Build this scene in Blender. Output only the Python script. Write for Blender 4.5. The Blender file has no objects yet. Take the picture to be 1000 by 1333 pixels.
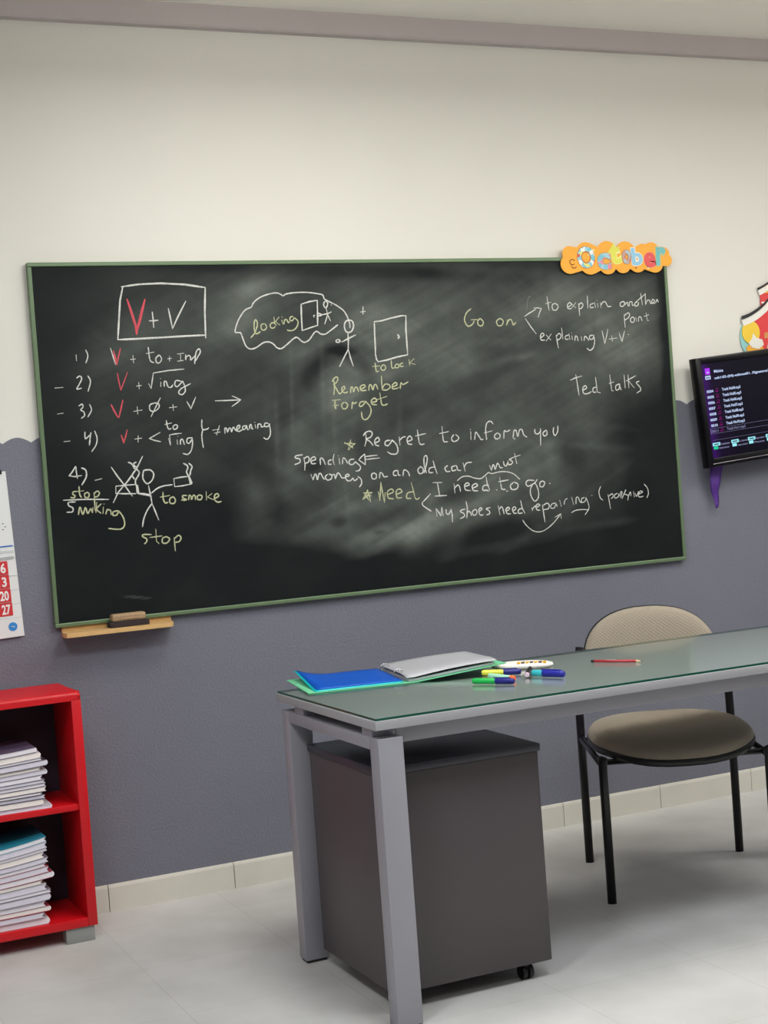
import bpy, bmesh, math, random
import numpy as np
from mathutils import Vector, Matrix

C = bpy.context.scene.collection
scene = bpy.context.scene
random.seed(7)

# ---------------------------------------------------------------- camera
F_PX = 1995.59
cam_data = bpy.data.cameras.new('camera')
cam = bpy.data.objects.new('camera', cam_data)
C.objects.link(cam)
cam_data.sensor_fit = 'VERTICAL'
cam_data.sensor_height = 24.0
cam_data.lens = F_PX * 24.0 / 1333.0
cam_data.clip_start = 0.05
_r = Vector((0.9074414, -0.4138592, -0.0725990))
_u = Vector((0.0770542, -0.0059435, 0.9970092))
_f = Vector((0.4130530, 0.9103215, -0.0264962))
_m = Matrix((_r, _u, -_f)).transposed().to_4x4()
_m.translation = Vector((-1.318075, -4.783021, 1.325192))
cam.matrix_world = _m
scene.camera = cam

# ---------------------------------------------------------------- world, lights, exposure
world = bpy.data.worlds.new('world')
scene.world = world
world.use_nodes = True
world.node_tree.nodes['Background'].inputs[0].default_value = (0.8, 0.86, 1.0, 1)
world.node_tree.nodes['Background'].inputs[1].default_value = 0.15
scene.view_settings.view_transform = 'Standard'
scene.view_settings.look = 'None'
scene.view_settings.gamma = 1.0
scene.view_settings.use_curve_mapping = False
scene.view_settings.exposure = 0.24
CEIL = 2.873
WARM, COOL = (1.0, 0.972, 0.925), (0.92, 0.96, 1.0)  # cool tint stands in for unseen window daylight
LIGHT_SPOTS = [  # x, y, watts, colour, label
    (0.40, -1.20, 6.0, WARM, 'square ceiling lamp panel, left one of the row nearest the blackboard'),
    (1.75, -1.52, 5.0, WARM, 'square ceiling lamp panel, middle one of the row nearest the blackboard'),
    (3.10, -1.74, 13.0, WARM, 'square ceiling lamp panel, right one of the row nearest the blackboard'),
    (-1.20, -2.50, 24.0, COOL, 'added square fill lamp panel, leftmost of the second row from the blackboard'),  # unseen, added to brighten left-facing sides in place of window daylight
    (0.40, -2.50, 17.0, COOL, 'square ceiling lamp panel, second from left in the second row from the blackboard'),
    (1.75, -2.60, 6.0, COOL, 'square ceiling lamp panel, third from left in the second row from the blackboard'),
    (3.10, -2.90, 6.0, COOL, 'square ceiling lamp panel, rightmost of the second row from the blackboard'),
    (-1.20, -4.30, 9.0, COOL, 'square ceiling lamp panel, left one of the row at the back of the room'),
    (1.75, -4.30, 3.0, COOL, 'square ceiling lamp panel, right one of the row at the back of the room'),
]
LAMP_DROP = 0.16

# ---------------------------------------------------------------- helpers
def lin(c):
    o = []
    for x in c[:3]:
        x = x / 255.0
        o.append(x / 12.92 if x <= 0.04045 else ((x + 0.055) / 1.055) ** 2.4)
    return (o[0], o[1], o[2], 1.0)

MATS = {}
def mat(name, rgb, rough=0.5, metal=0.0, bump=0.0, bscale=200.0, var=0.06, vscale=12.0, spec=0.5, sheen=0.0, coat=0.0):
    """principled surface whose colour wanders a little with noise, plus an optional noise bump"""
    if name in MATS: return MATS[name]
    m = bpy.data.materials.new(name); m.use_nodes = True
    nt = m.node_tree; b = nt.nodes['Principled BSDF']
    tc = nt.nodes.new('ShaderNodeTexCoord')
    nz = nt.nodes.new('ShaderNodeTexNoise'); nz.inputs['Scale'].default_value = vscale; nz.inputs['Detail'].default_value = 4
    nt.links.new(tc.outputs['Object'], nz.inputs['Vector'])
    mx = nt.nodes.new('ShaderNodeMix'); mx.data_type = 'RGBA'
    c = lin(rgb)
    mx.inputs[6].default_value = tuple(x * (1 - var) for x in c[:3]) + (1,)
    mx.inputs[7].default_value = tuple(min(1, x * (1 + var)) for x in c[:3]) + (1,)
    nt.links.new(nz.outputs['Fac'], mx.inputs[0])
    nt.links.new(mx.outputs[2], b.inputs['Base Color'])
    b.inputs['Roughness'].default_value = rough
    b.inputs['Metallic'].default_value = metal
    b.inputs['Specular IOR Level'].default_value = spec
    b.inputs['Coat Weight'].default_value = coat
    if sheen: b.inputs['Sheen Weight'].default_value = sheen
    if bump:
        n2 = nt.nodes.new('ShaderNodeTexNoise'); n2.inputs['Scale'].default_value = bscale; n2.inputs['Detail'].default_value = 3
        nt.links.new(tc.outputs['Object'], n2.inputs['Vector'])
        bp = nt.nodes.new('ShaderNodeBump'); bp.inputs['Strength'].default_value = bump; bp.inputs['Distance'].default_value = 0.004
        nt.links.new(n2.outputs['Fac'], bp.inputs['Height'])
        nt.links.new(bp.outputs['Normal'], b.inputs['Normal'])
    MATS[name] = m
    return m

def emit(name, rgb, strength):
    if name in MATS: return MATS[name]
    m = bpy.data.materials.new(name); m.use_nodes = True
    nt = m.node_tree; nt.nodes.remove(nt.nodes['Principled BSDF'])
    e = nt.nodes.new('ShaderNodeEmission'); e.inputs[0].default_value = lin(rgb); e.inputs[1].default_value = strength
    nt.links.new(e.outputs[0], nt.nodes['Material Output'].inputs[0])
    MATS[name] = m
    return m

def obj(name, bm, mats, parent=None, smooth=False, loc=None, rot=None):
    me = bpy.data.meshes.new(name)
    bmesh.ops.recalc_face_normals(bm, faces=bm.faces[:])
    bm.to_mesh(me); bm.free()
    if not isinstance(mats, (list, tuple)): mats = [mats]
    for m in mats: me.materials.append(m)
    if smooth:
        for p in me.polygons: p.use_smooth = True
        if smooth != 'all': me.set_sharp_from_angle(angle=math.radians(40))
    o = bpy.data.objects.new(name, me); C.objects.link(o)
    if parent: o.parent = parent
    if loc: o.location = loc
    if rot: o.rotation_euler = rot
    return o

def thing(name, label, cat, loc=(0, 0, 0), rot=(0, 0, 0), group=None):
    o = bpy.data.objects.new(name, None); C.objects.link(o)
    o.empty_display_size = 0.05
    o.location = loc; o.rotation_euler = rot
    o['label'] = label; o['category'] = cat
    if group: o['group'] = group
    return o

def tag(o, label, cat, group=None):
    o['label'] = label; o['category'] = cat
    if group: o['group'] = group
    return o

def struct(o):
    o['kind'] = 'structure'
    return o

def box(bm, lo, hi, bev=0.0, seg=2, mi=0, rz=0.0):
    r = bmesh.ops.create_cube(bm, size=1.0)
    vs = r['verts']
    s = [hi[i] - lo[i] for i in range(3)]; c = [(hi[i] + lo[i]) / 2 for i in range(3)]
    for v in vs:
        v.co = Vector((v.co.x * s[0], v.co.y * s[1], v.co.z * s[2]))
    if rz: bmesh.ops.rotate(bm, verts=vs, cent=(0, 0, 0), matrix=Matrix.Rotation(rz, 3, 'Z'))
    for v in vs: v.co += Vector(c)
    fs = set(f for v in vs for f in v.link_faces)
    if bev > 0:
        es = set(e for v in vs for e in v.link_edges)
        rr = bmesh.ops.bevel(bm, geom=list(es), offset=bev, segments=seg, profile=0.5, affect='EDGES')
        fs = set(rr['faces']) | set(f for f in fs if f.is_valid)
    for f in fs:
        if f.is_valid: f.material_index = mi
    return fs

def prism(bm, pts, axis, a, b, mi=0):
    """extrude the closed polygon pts (2-D) along axis ('x','y' or 'z') from a to b"""
    def p3(p, t):
        if axis == 'y': return (p[0], t, p[1])
        if axis == 'x': return (t, p[0], p[1])
        return (p[0], p[1], t)
    A = [bm.verts.new(p3(p, a)) for p in pts]; B = [bm.verts.new(p3(p, b)) for p in pts]
    n = len(pts); fs = [bm.faces.new(A), bm.faces.new(B[::-1])]
    for i in range(n):
        fs.append(bm.faces.new((A[i], B[i], B[(i + 1) % n], A[(i + 1) % n])))
    for f in fs: f.material_index = mi
    return fs

def tube(bm, path, rad, n=12, oval=1.0, mi=0, cap=True, up=None):
    """sweep a round or oval section along a path; rad may be a list"""
    P = [Vector(p) for p in path]; rings = []
    rads = rad if isinstance(rad, (list, tuple)) else [rad] * len(P)
    for i, p in enumerate(P):
        t = (P[min(i + 1, len(P) - 1)] - P[max(i - 1, 0)]).normalized()
        ref = Vector(up) if up else (Vector((0, 1, 0)) if abs(t.y) < 0.9 else Vector((1, 0, 0)))
        sx = t.cross(ref).normalized(); sy = sx.cross(t).normalized()
        rings.append([bm.verts.new(p + sx * (math.cos(2 * math.pi * k / n) * rads[i]) + sy * (math.sin(2 * math.pi * k / n) * rads[i] * oval)) for k in range(n)])
    for a, b in zip(rings, rings[1:]):
        for k in range(n):
            f = bm.faces.new((a[k], a[(k + 1) % n], b[(k + 1) % n], b[k])); f.material_index = mi; f.smooth = True
    if cap:
        for r in (rings[0][::-1], rings[-1]):
            f = bm.faces.new(r); f.material_index = mi

def loft(bm, rings, closed=True, cap=True, mi=0):
    R = [[bm.verts.new(p) for p in r] for r in rings]
    n = len(R[0])
    for a, b in zip(R, R[1:]):
        for k in range(n if closed else n - 1):
            f = bm.faces.new((a[k], a[(k + 1) % n], b[(k + 1) % n], b[k])); f.material_index = mi
    if cap and closed:
        for r in (R[0][::-1], R[-1]):
            f = bm.faces.new(r); f.material_index = mi
    return R

def text_obj(name, s, size, m, parent, loc, rot=(math.pi / 2, 0, 0), extrude=0.0002, bold=0.0, width=None, align='LEFT', label=None):
    cu = bpy.data.curves.new(name, 'FONT'); cu.body = s; cu.size = size; cu.extrude = extrude; cu.offset = bold
    cu.align_x = align; cu.resolution_u = 3
    tmp = bpy.data.objects.new(name, cu); C.objects.link(tmp)
    dg = bpy.context.evaluated_depsgraph_get(); dg.update()
    me = bpy.data.meshes.new_from_object(tmp.evaluated_get(dg))
    bpy.data.objects.remove(tmp); bpy.data.curves.remove(cu)
    me.materials.clear(); me.materials.append(m)
    if width and len(me.vertices):
        xs = [v.co.x for v in me.vertices]; w = max(xs) - min(xs)
        for v in me.vertices: v.co.x *= width / w
    me.name = name
    o = bpy.data.objects.new(name, me); C.objects.link(o)
    o.parent = parent; o.location = loc; o.rotation_euler = rot
    if label: o['label'] = label
    return o

def bm_new(): return bmesh.new()

# ---------------------------------------------------------------- room shell
XL, XR, YB = -2.3, 3.9, -6.6
T = 0.12
def wall_paint():
    m = bpy.data.materials.new('two_tone_wall_paint'); m.use_nodes = True
    nt = m.node_tree; N = nt.nodes; L = nt.links; b = N['Principled BSDF']
    g = N.new('ShaderNodeNewGeometry'); sp = N.new('ShaderNodeSeparateXYZ'); L.new(g.outputs['Position'], sp.inputs[0])
    def mth(op, a, bb=None):
        n = N.new('ShaderNodeMath'); n.operation = op
        for i, q in enumerate((a, bb)):
            if q is None: continue
            if isinstance(q, (int, float)): n.inputs[i].default_value = q
            else: L.new(q, n.inputs[i])
        return n.outputs[0]
    # scalloped edge of the grey dado: cusps every 9 cm
    along = mth('ADD', sp.outputs['X'], sp.outputs['Y'])
    w = mth('ABSOLUTE', mth('SINE', mth('MULTIPLY', mth('ADD', along, 0.418), math.pi / 0.088)))
    edge = mth('ADD', mth('MULTIPLY', w, 0.017), 1.494)
    isl = mth('LESS_THAN', sp.outputs['Z'], edge)
    tc = N.new('ShaderNodeTexCoord')
    nz = N.new('ShaderNodeTexNoise'); nz.inputs['Scale'].default_value = 1.6; nz.inputs['Detail'].default_value = 5
    L.new(g.outputs['Position'], nz.inputs['Vector'])
    sk = N.new('ShaderNodeTexNoise'); sk.inputs['Scale'].default_value = 210; sk.inputs['Detail'].default_value = 2
    L.new(g.outputs['Position'], sk.inputs['Vector'])
    lo = N.new('ShaderNodeMix'); lo.data_type = 'RGBA'
    lo.inputs[6].default_value = lin((92, 93, 106)); lo.inputs[7].default_value = lin((130, 131, 143))
    L.new(mth('ADD', mth('MULTIPLY', nz.outputs['Fac'], 0.4), mth('MULTIPLY', sk.outputs['Fac'], 0.6)), lo.inputs[0])
    up = N.new('ShaderNodeMix'); up.data_type = 'RGBA'
    up.inputs[6].default_value = lin((220, 217, 208)); up.inputs[7].default_value = lin((228, 226, 218))
    L.new(nz.outputs['Fac'], up.inputs[0])
    mx = N.new('ShaderNodeMix'); mx.data_type = 'RGBA'
    L.new(isl, mx.inputs[0]); L.new(up.outputs[2], mx.inputs[6]); L.new(lo.outputs[2], mx.inputs[7])
    L.new(mx.outputs[2], b.inputs['Base Color'])
    b.inputs['Roughness'].default_value = 0.62
    v = N.new('ShaderNodeTexNoise'); v.inputs['Scale'].default_value = 120; v.inputs['Detail'].default_value = 3
    L.new(g.outputs['Position'], v.inputs['Vector'])
    bp = N.new('ShaderNodeBump'); bp.inputs['Distance'].default_value = 0.004
    L.new(mth('ADD', mth('MULTIPLY', isl, 0.55), 0.05), bp.inputs['Strength'])
    L.new(v.outputs['Fac'], bp.inputs['Height']); L.new(bp.outputs['Normal'], b.inputs['Normal'])
    return m
WALL = wall_paint()
PLAIN = mat('warm_grey_wall_paint', (92, 90, 88), 0.7, bump=0.1, bscale=90, var=0.03)  # for the unseen wall, darkened to cut bounced light

def floor_mat():
    m = bpy.data.materials.new('pale_floor_tile'); m.use_nodes = True
    nt = m.node_tree; N = nt.nodes; L = nt.links; b = N['Principled BSDF']
    g = N.new('ShaderNodeNewGeometry')
    mp = N.new('ShaderNodeMapping'); mp.vector_type = 'POINT'
    mp.inputs['Location'].default_value = (0.270 + 0.418 * 10, 0.64 + 0.418 * 20, 0)
    L.new(g.outputs['Position'], mp.inputs[0])
    br = N.new('ShaderNodeTexBrick'); br.offset = 0.0; br.inputs['Scale'].default_value = 1.0
    br.inputs['Brick Width'].default_value = 0.418; br.inputs['Row Height'].default_value = 0.418
    br.inputs['Mortar Size'].default_value = 0.0012; br.inputs['Mortar Smooth'].default_value = 0.3; br.inputs['Bias'].default_value = 0.0
    br.inputs['Color1'].default_value = lin((200, 199, 196)); br.inputs['Color2'].default_value = lin((203, 202, 200))
    br.inputs['Mortar'].default_value = lin((184, 181, 176))
    L.new(mp.outputs[0], br.inputs['Vector'])
    nz = N.new('ShaderNodeTexNoise'); nz.inputs['Scale'].default_value = 5; nz.inputs['Detail'].default_value = 8
    L.new(g.outputs['Position'], nz.inputs['Vector'])
    mx = N.new('ShaderNodeMix'); mx.data_type = 'RGBA'; mx.blend_type = 'MULTIPLY'; mx.inputs[0].default_value = 1.0
    rp = N.new('ShaderNodeValToRGB'); rp.color_ramp.elements[0].color = (0.86, 0.86, 0.85, 1); rp.color_ramp.elements[1].color = (1, 1, 1, 1)
    rp.color_ramp.elements[0].position = 0.3; rp.color_ramp.elements[1].position = 0.65
    L.new(nz.outputs['Fac'], rp.inputs[0])
    L.new(br.outputs['Color'], mx.inputs[6]); L.new(rp.outputs[0], mx.inputs[7])
    L.new(mx.outputs[2], b.inputs['Base Color'])
    b.inputs['Roughness'].default_value = 0.42; b.inputs['Specular IOR Level'].default_value = 0.35
    return m

def slab(name, lo, hi, m):
    bm = bm_new(); box(bm, lo, hi)
    return struct(obj(name, bm, m))
CEILM = mat('white_ceiling_plaster', (240, 237, 228), 0.8, bump=0.1, bscale=60, var=0.02)
slab('floor', (XL - T, YB - T, -0.1), (XR + T, T, 0), floor_mat())
slab('ceiling', (XL - T, YB - T, CEIL), (XR + T, T, CEIL + 0.1), CEILM)
slab('wall_back', (XL - T, 0, 0), (XR + T, T, CEIL), WALL)
slab('wall_left', (XL - T, YB, 0), (XL, 0, CEIL), WALL)
slab('wall_right', (XR, YB, 0), (XR + T, 0, CEIL), WALL)
slab('wall_front', (XL - T, YB - T, 0), (XR + T, YB, CEIL), PLAIN)
# plaster coving along the top of the blackboard wall, shade put into its grey
bm = bm_new()
prism(bm, [(0, CEIL), (0, 2.800), (-0.034, 2.800), (-0.040, 2.806), (-0.040, CEIL)], 'x', XL, XR)
struct(obj('trim_1', bm, mat('mauve_grey_shaded_coving', (186, 177, 176), 0.7, bump=0.08, bscale=40, var=0.03)))
# ceramic skirting tiles, seams every 42 cm
def skirting_mat():
    m = mat('cream_skirting_tile', (212, 209, 198), 0.42, bump=0.12, bscale=35, var=0.08, vscale=9)
    return m
bm = bm_new()
x = -2.29
while x < XR:
    x2 = min(x + 0.4155, XR)
    prism(bm, [(-0.0005, 0), (-0.012, 0), (-0.012, 0.076), (-0.0095, 0.0835), (-0.006, 0.085), (-0.0005, 0.085)], 'x', x, x2 - 0.00006)
    x += 0.418
struct(obj('baseboard_back', bm, skirting_mat()))

# ---------------------------------------------------------------- ceiling lamps (the room's own lights, plus an added fill at left)
WHITE_METAL = mat('white_lamp_frame', (225, 225, 222), 0.4, var=0.02)
for lx, ly, pw, col, lab in LIGHT_SPOTS:
    t = thing('ceiling_lamp', lab, 'lamp', (lx, ly, CEIL - LAMP_DROP), group='ceiling lamp panels')
    bm = bm_new(); box(bm, (-.3, -.3, 0.030), (.3, .3, 0.040), 0.002); obj('top_tray', bm, WHITE_METAL, t)
    # opal box; its sideways glow is added to brighten ceiling and coving
    dm = emit('lit_opal_warm' if col[2] < 0.95 else 'lit_opal_cool', (255, 251, 243) if col[2] < 0.95 else (246, 250, 255), 8.5 if ly > -2 else 1.5)
    bm = bm_new(); box(bm, (-.29, -.29, -0.045), (.29, .29, 0.0298), 0.004); obj('diffuser', bm, dm, t)
    for wx in (-.29, .29):
        bm = bm_new(); tube(bm, [(wx, 0, 0.038), (wx, 0, LAMP_DROP)], 0.0015, 6); obj('mounting_stud', bm, WHITE_METAL, t)
    ld = bpy.data.lights.new('down_light', 'AREA'); ld.shape = 'SQUARE'; ld.size = 0.54; ld.energy = pw; ld.color = col
    lo_ = bpy.data.objects.new('down_light', ld); C.objects.link(lo_); lo_.parent = t; lo_.location = (0, 0, -0.05)

# chalk strokes: part, chalk colour, half width (mm), strokes [straight?, x,z ...] in mm on the board
CHALK_W = 0.78
CHALK = [
 ('chalk_box','w',3.9,[[1,269,890,278,955,286,1013,298,1056],[1,293,1056,351,1063,423,1065,502,1060,571,1049],[1,571,1049,564,975,561,915,560,886],[1,269,889,343,890,421,892,494,894,558,895]]),
 ('chalk_letter','r',5.1,[[1,309,1016,319,978,330,932,331,905],[1,367,1014,355,980,343,942,334,921,331,905],[1,329,927,331,904]]),
 ('chalk_sum','w',3.2,[[1,388,974,389,949,389,924],[1,376,946,392,946,405,947],[1,442,984,446,956,451,919],[1,451,919,468,950,484,977,502,1006]]),
 ('chalk_letter','r',3.7,[[1,252,854,256,832,259,810],[1,275,861,267,837,259,810]]),
 ('chalk_letter_edge','w',2.5,[[1,243,863,249,839,255,812]]),
 ('chalk_note','w',2.5,[[1,132,846,132,827],[0,164,860,169,841,161,819],[1,314,838,314,814],[1,305,825,321,826],[0,366,862,367,834,370,818,381,812],[1,358,842,384,846],[0,399,835,388,826,390,812,400,812,407,823,401,835,394,833],[1,434,831,433,815],[1,427,823,440,824],[1,461,837,482,839],[1,471,837,470,815],[1,459,814,479,816],[0,488,835,487,817,490,827,499,831,504,825,504,816,518,829],[0,516,803,520,828,526,845,535,851,538,841,528,825,519,812]]),
 ('chalk_letter','r',2.7,[[1,259,783,262,757,266,729],[1,292,785,279,757,266,729]]),
 ('chalk_note','w',2.5,[[1,58,745,83,746],[0,128,773,138,779,144,771,134,752,126,739,141,741],[0,164,779,171,761,161,730],[1,326,751,326,730],[1,318,740,334,741],[1,358,746,365,730],[1,365,730,376,778],[1,376,779,424,785,479,788],[1,399,750,397,735],[1,398,760,399,761],[0,409,735,410,750,417,749,421,734,431,731,438,739],[0,466,749,449,752,444,739,451,732,463,741,471,750],[0,471,750,477,732,477,716,466,706,455,712,464,725,497,740]]),
 ('chalk_letter','r',3.7,[[1,231,685,240,664,250,644],[1,270,697,263,674,253,643]]),
 ('chalk_note','w',2.5,[[1,59,664,78,666],[0,128,686,139,691,141,682,133,673,142,667,144,655,133,647],[0,162,690,167,671,154,650],[1,315,674,315,651],[1,302,660,330,663],[0,371,683,357,678,356,662,369,657,385,667,386,680,371,684],[1,393,699,376,671,358,641],[1,433,676,433,656],[1,420,666,445,668],[1,480,683,486,672,492,659],[1,511,696,502,679,492,659]]),
 ('chalk_letter','r',2.7,[[1,256,587,259,577,262,561],[1,277,603,271,585,262,561]]),
 ('chalk_note','w',2.5,[[1,73,577,92,578],[0,141,604,140,591,142,582,155,593],[0,160,601,156,584,152,561],[0,172,605,178,583,173,561,158,541],[1,311,582,309,562],[1,299,572,322,574],[1,384,589,363,579,346,571],[1,346,571,364,564,383,559],[0,407,626,409,607,413,598,421,599],[1,401,613,424,617],[0,436,611,428,605,430,596,439,598,443,606,437,611],[1,410,568,414,546],[1,415,547,414,579],[1,414,579,433,581,454,582],[1,438,562,438,547],[1,441,573,441,572],[0,448,546,449,559,456,562,461,545],[0,487,566,473,564,470,551,478,549,486,559,489,566],[0,489,563,488,543,481,523,469,513,454,517],[0,526,622,524,603,527,590,542,591,547,595],[0,527,590,522,574,522,552,524,531]]),
 ('chalk_word','w',2.5,[[1,559,586,583,588],[1,584,600,572,570],[1,565,576,585,579],[0,601,573,602,590,608,588,610,577,616,589,622,588,624,577,631,592,639,581,648,578],[0,643,583,652,589,653,597,645,594,642,584,649,577,660,582],[0,674,595,664,592,664,582,673,586,677,595,679,583,683,581],[0,687,583,688,594,693,597,695,584,699,583],[1,707,596,708,585],[1,706,603,707,604],[0,715,583,718,597,727,596,728,588,738,589],[0,753,598,742,599,740,589,751,588,759,596],[0,756,596,759,575,756,557,745,546,733,552]]),
 ('chalk_arrow','w',2.7,[[1,576,681,612,680,664,680],[1,635,694,650,687,664,680],[1,664,680,649,670,632,660]]),
 ('chalk_figure','w',2.9,[[0,80,469,92,482,103,498],[1,80,470,97,466,120,468],[1,104,497,104,481,106,460],[0,121,492,134,484,134,463,118,438],[1,161,450,183,454],[1,216,488,232,461,254,428,277,392],[1,320,516,298,479,268,443,232,407,214,376],[0,272,500,283,494,291,479,298,475,305,467,302,457,291,441,291,428],[0,298,499,290,495,291,487,301,482],[0,287,469,282,456,288,445],[1,226,427,224,404],[1,226,427,256,428,290,428],[1,224,404,254,401,288,399],[1,292,428,293,400],[1,297,425,299,398],[0,334,472,320,469,316,445,328,428,345,438,352,457,343,470,332,472],[1,332,422,335,400,337,384,339,364],[1,297,398,319,393,339,387],[1,292,400,315,397,337,392],[0,340,397,359,410,382,417,411,419],[0,339,364,321,342,308,316,302,292],[1,339,364,347,340,357,309],[1,417,437,418,412],[1,417,438,441,441,467,442],[1,418,412,444,413,476,417],[0,453,485,465,477,466,468,461,457,466,444],[0,471,484,481,473,475,459,472,445]]),
 ('chalk_ash','w',5.5,[[1,295,425,296,402],[1,467,445,471,419],[1,467,445,476,420]]),
 ('chalk_word','y',2.7,[[0,98,420,89,418,88,411,94,407,90,400,80,402],[0,109,435,109,411,114,399],[1,96,419,123,420],[0,135,415,125,410,126,399,136,399,139,409,133,415],[1,155,412,154,355],[0,154,408,165,416,172,409,165,399,156,398]]),
 ('chalk_word','w',2.7,[[1,56,395,123,393,200,387],[0,94,387,73,387,72,377,84,369,82,357,64,357]]),
 ('chalk_word','y',2.9,[[0,100,346,107,370,114,346,124,367,130,348,140,362,145,350],[0,145,349,148,366],[1,161,381,156,349],[0,175,375,159,360,172,345],[1,181,364,178,344],[1,184,374,184,373],[0,187,341,193,355,203,351,204,338],[0,228,349,212,347,210,336,221,336,230,348],[0,230,348,242,327,245,305,236,292,218,291,192,296],[0,329,265,304,267,300,261,312,253,312,244,304,237],[1,345,281,344,243],[0,344,243,352,234],[1,323,256,364,258],[0,377,254,365,250,364,236,378,234,388,246,377,255],[1,403,249,404,206],[0,403,245,418,255,426,247,419,235,405,234],[0,378,397,377,376,383,362,392,364],[1,368,382,399,385],[0,410,381,399,374,399,361,412,359,417,370,410,381],[0,456,381,443,381,443,373,454,368,447,366,437,368],[0,461,366,464,380,470,377,471,367,478,380,484,376,484,365],[0,499,380,491,375,493,365,503,365,507,375,499,380],[1,522,389,521,362],[1,541,381,525,371,543,361],[0,549,364,563,371,560,379,551,376,548,362,558,352,571,353]]),
 ('chalk_cloud','w',2.8,[[0,725,982,701,972,681,948,669,926,662,903,673,900,681,898,687,880,696,855,711,845,731,849,757,864,777,866,793,858,804,846,820,843,842,857,863,873,878,878,892,866,904,861,921,869,939,890,950,896,964,887,980,886,998,896,1028,916],[0,725,982,733,996,756,1013,790,1024,818,1027,838,1018],[0,838,1016,851,1023,884,1027,925,1027,962,1022,981,1017,986,1003],[0,986,1003,1006,993,1026,983,1045,970,1054,962,1065,943,1072,919,1072,904]]),
 ('chalk_door','w',3.4,[[1,901,988,899,947,898,900],[1,901,988,931,996,960,1000],[1,960,1000,958,961,955,916],[1,898,900,928,909,955,916]]),
 ('chalk_figure','w',2.9,[[0,989,996,983,990,983,980,989,974,995,981,997,991,992,997],[1,990,973,994,952],[1,969,951,994,954,1008,960],[0,957,955,964,956,972,950,961,948,957,952],[1,994,952,988,937,981,920],[1,994,951,998,941,1003,930],[1,947,950,943,949,944,943],[1,1009,984,1010,982],[0,1021,866,1028,866,1033,861,1025,857,1018,859,1019,865]]),
 ('chalk_word','y',2.7,[[0,715,882,730,898,741,924,738,939,732,936,729,917,731,897,739,895,750,901],[0,763,927,754,922,755,908,765,906,773,916,767,927],[0,801,927,793,929,786,922,787,914,795,911,803,916],[1,801,948,802,926,808,919],[1,819,947,805,932,820,921],[1,828,937,831,924],[1,829,947,831,946],[0,834,923,839,938,846,937,850,929,855,930],[0,869,948,859,946,857,936,865,934,873,944],[0,873,944,885,932,882,917,870,904,853,901,845,904]]),
 ('chalk_figure','w',3.2,[[0,1071,931,1058,926,1052,911,1056,894,1067,889,1079,895,1086,911,1082,927,1070,931],[1,1063,889,1063,864,1060,833],[1,1039,858,1064,869,1091,880],[1,1060,833,1043,806,1024,776],[1,1060,833,1066,803,1074,775],[0,1057,829,1052,817]]),
 ('chalk_door','w',3.4,[[1,1164,923,1162,880,1161,833,1159,807],[1,1160,814,1162,794,1167,788],[1,1164,923,1190,925,1229,934,1269,941,1284,940],[1,1285,940,1281,893,1281,845,1281,806],[1,1166,786,1201,791,1240,800,1281,806],[0,1247,877,1252,873,1253,867,1248,863],[0,1248,875,1252,866],[1,1126,975,1124,950],[1,1116,957,1133,959]]),
 ('chalk_word','y',2.6,[[0,1156,783,1157,763,1159,753,1167,755],[1,1145,771,1173,772],[0,1185,776,1176,766,1181,757,1191,759,1194,769,1186,776],[0,1217,790,1217,768,1221,762,1229,765],[0,1239,777,1230,771,1233,763,1243,765,1244,773,1238,777],[0,1261,779,1250,775,1251,767,1262,768],[1,1284,790,1286,769],[1,1304,792,1286,778,1307,772]]),
 ('chalk_word','y',2.9,[[0,999,730,999,703,995,681],[0,992,726,1000,736,1010,741,1014,733,1007,722,997,716],[0,998,716,1005,703,1016,684,1025,690],[0,1027,694,1037,701,1034,708,1026,702,1027,692,1036,686,1047,689],[0,1057,685,1060,702,1066,703,1068,688,1075,702,1082,702,1087,688],[0,1095,696,1112,703,1108,710,1095,705,1096,692,1116,691],[0,1125,690,1128,707,1135,708,1140,692,1147,708,1154,707,1159,693],[1,1176,738,1175,715,1175,692],[0,1175,694,1186,708,1201,707,1205,697,1192,689,1176,690],[0,1212,697,1232,705,1227,713,1215,705,1215,692,1235,693],[0,1243,691,1248,711,1255,705,1275,713],[0,1232,693,1238,696],[1,987,663,1018,664],[1,999,663,999,633],[1,991,645,1009,646],[1,995,660,996,635],[0,1031,655,1021,647,1025,633,1037,634,1043,646,1034,655],[0,1057,631,1061,653,1066,648,1077,653],[0,1106,654,1091,652,1086,640,1094,638,1105,647,1112,655],[0,1110,653,1123,639,1128,623,1123,607,1111,594,1099,593,1093,601,1092,619],[0,1129,648,1151,653,1145,663,1133,657,1133,644,1150,640],[1,1165,680,1167,660],[0,1167,660,1170,640,1182,638,1191,642],[1,1154,658,1191,667]]),
 ('chalk_word','y',2.9,[[0,1540,959,1521,945,1511,922,1518,902,1529,898,1543,906,1549,915],[1,1537,920,1561,920],[0,1573,924,1563,915,1565,901,1578,898,1585,911,1574,924],[0,1649,921,1638,912,1642,898,1657,897,1665,911,1656,921,1647,920],[1,1683,917,1677,897],[0,1678,899,1687,914,1697,917,1702,906,1705,898,1716,906]]),
 ('chalk_branch','w',2.7,[[1,1753,927,1776,939,1801,951],[1,1794,955,1809,956,1825,953],[1,1825,953,1819,945,1809,923],[1,1756,918,1776,889,1796,863]]),
 ('chalk_branch','d',1.7,[[0,1785,997,1777,995,1771,985,1766,962,1762,945]]),
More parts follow.
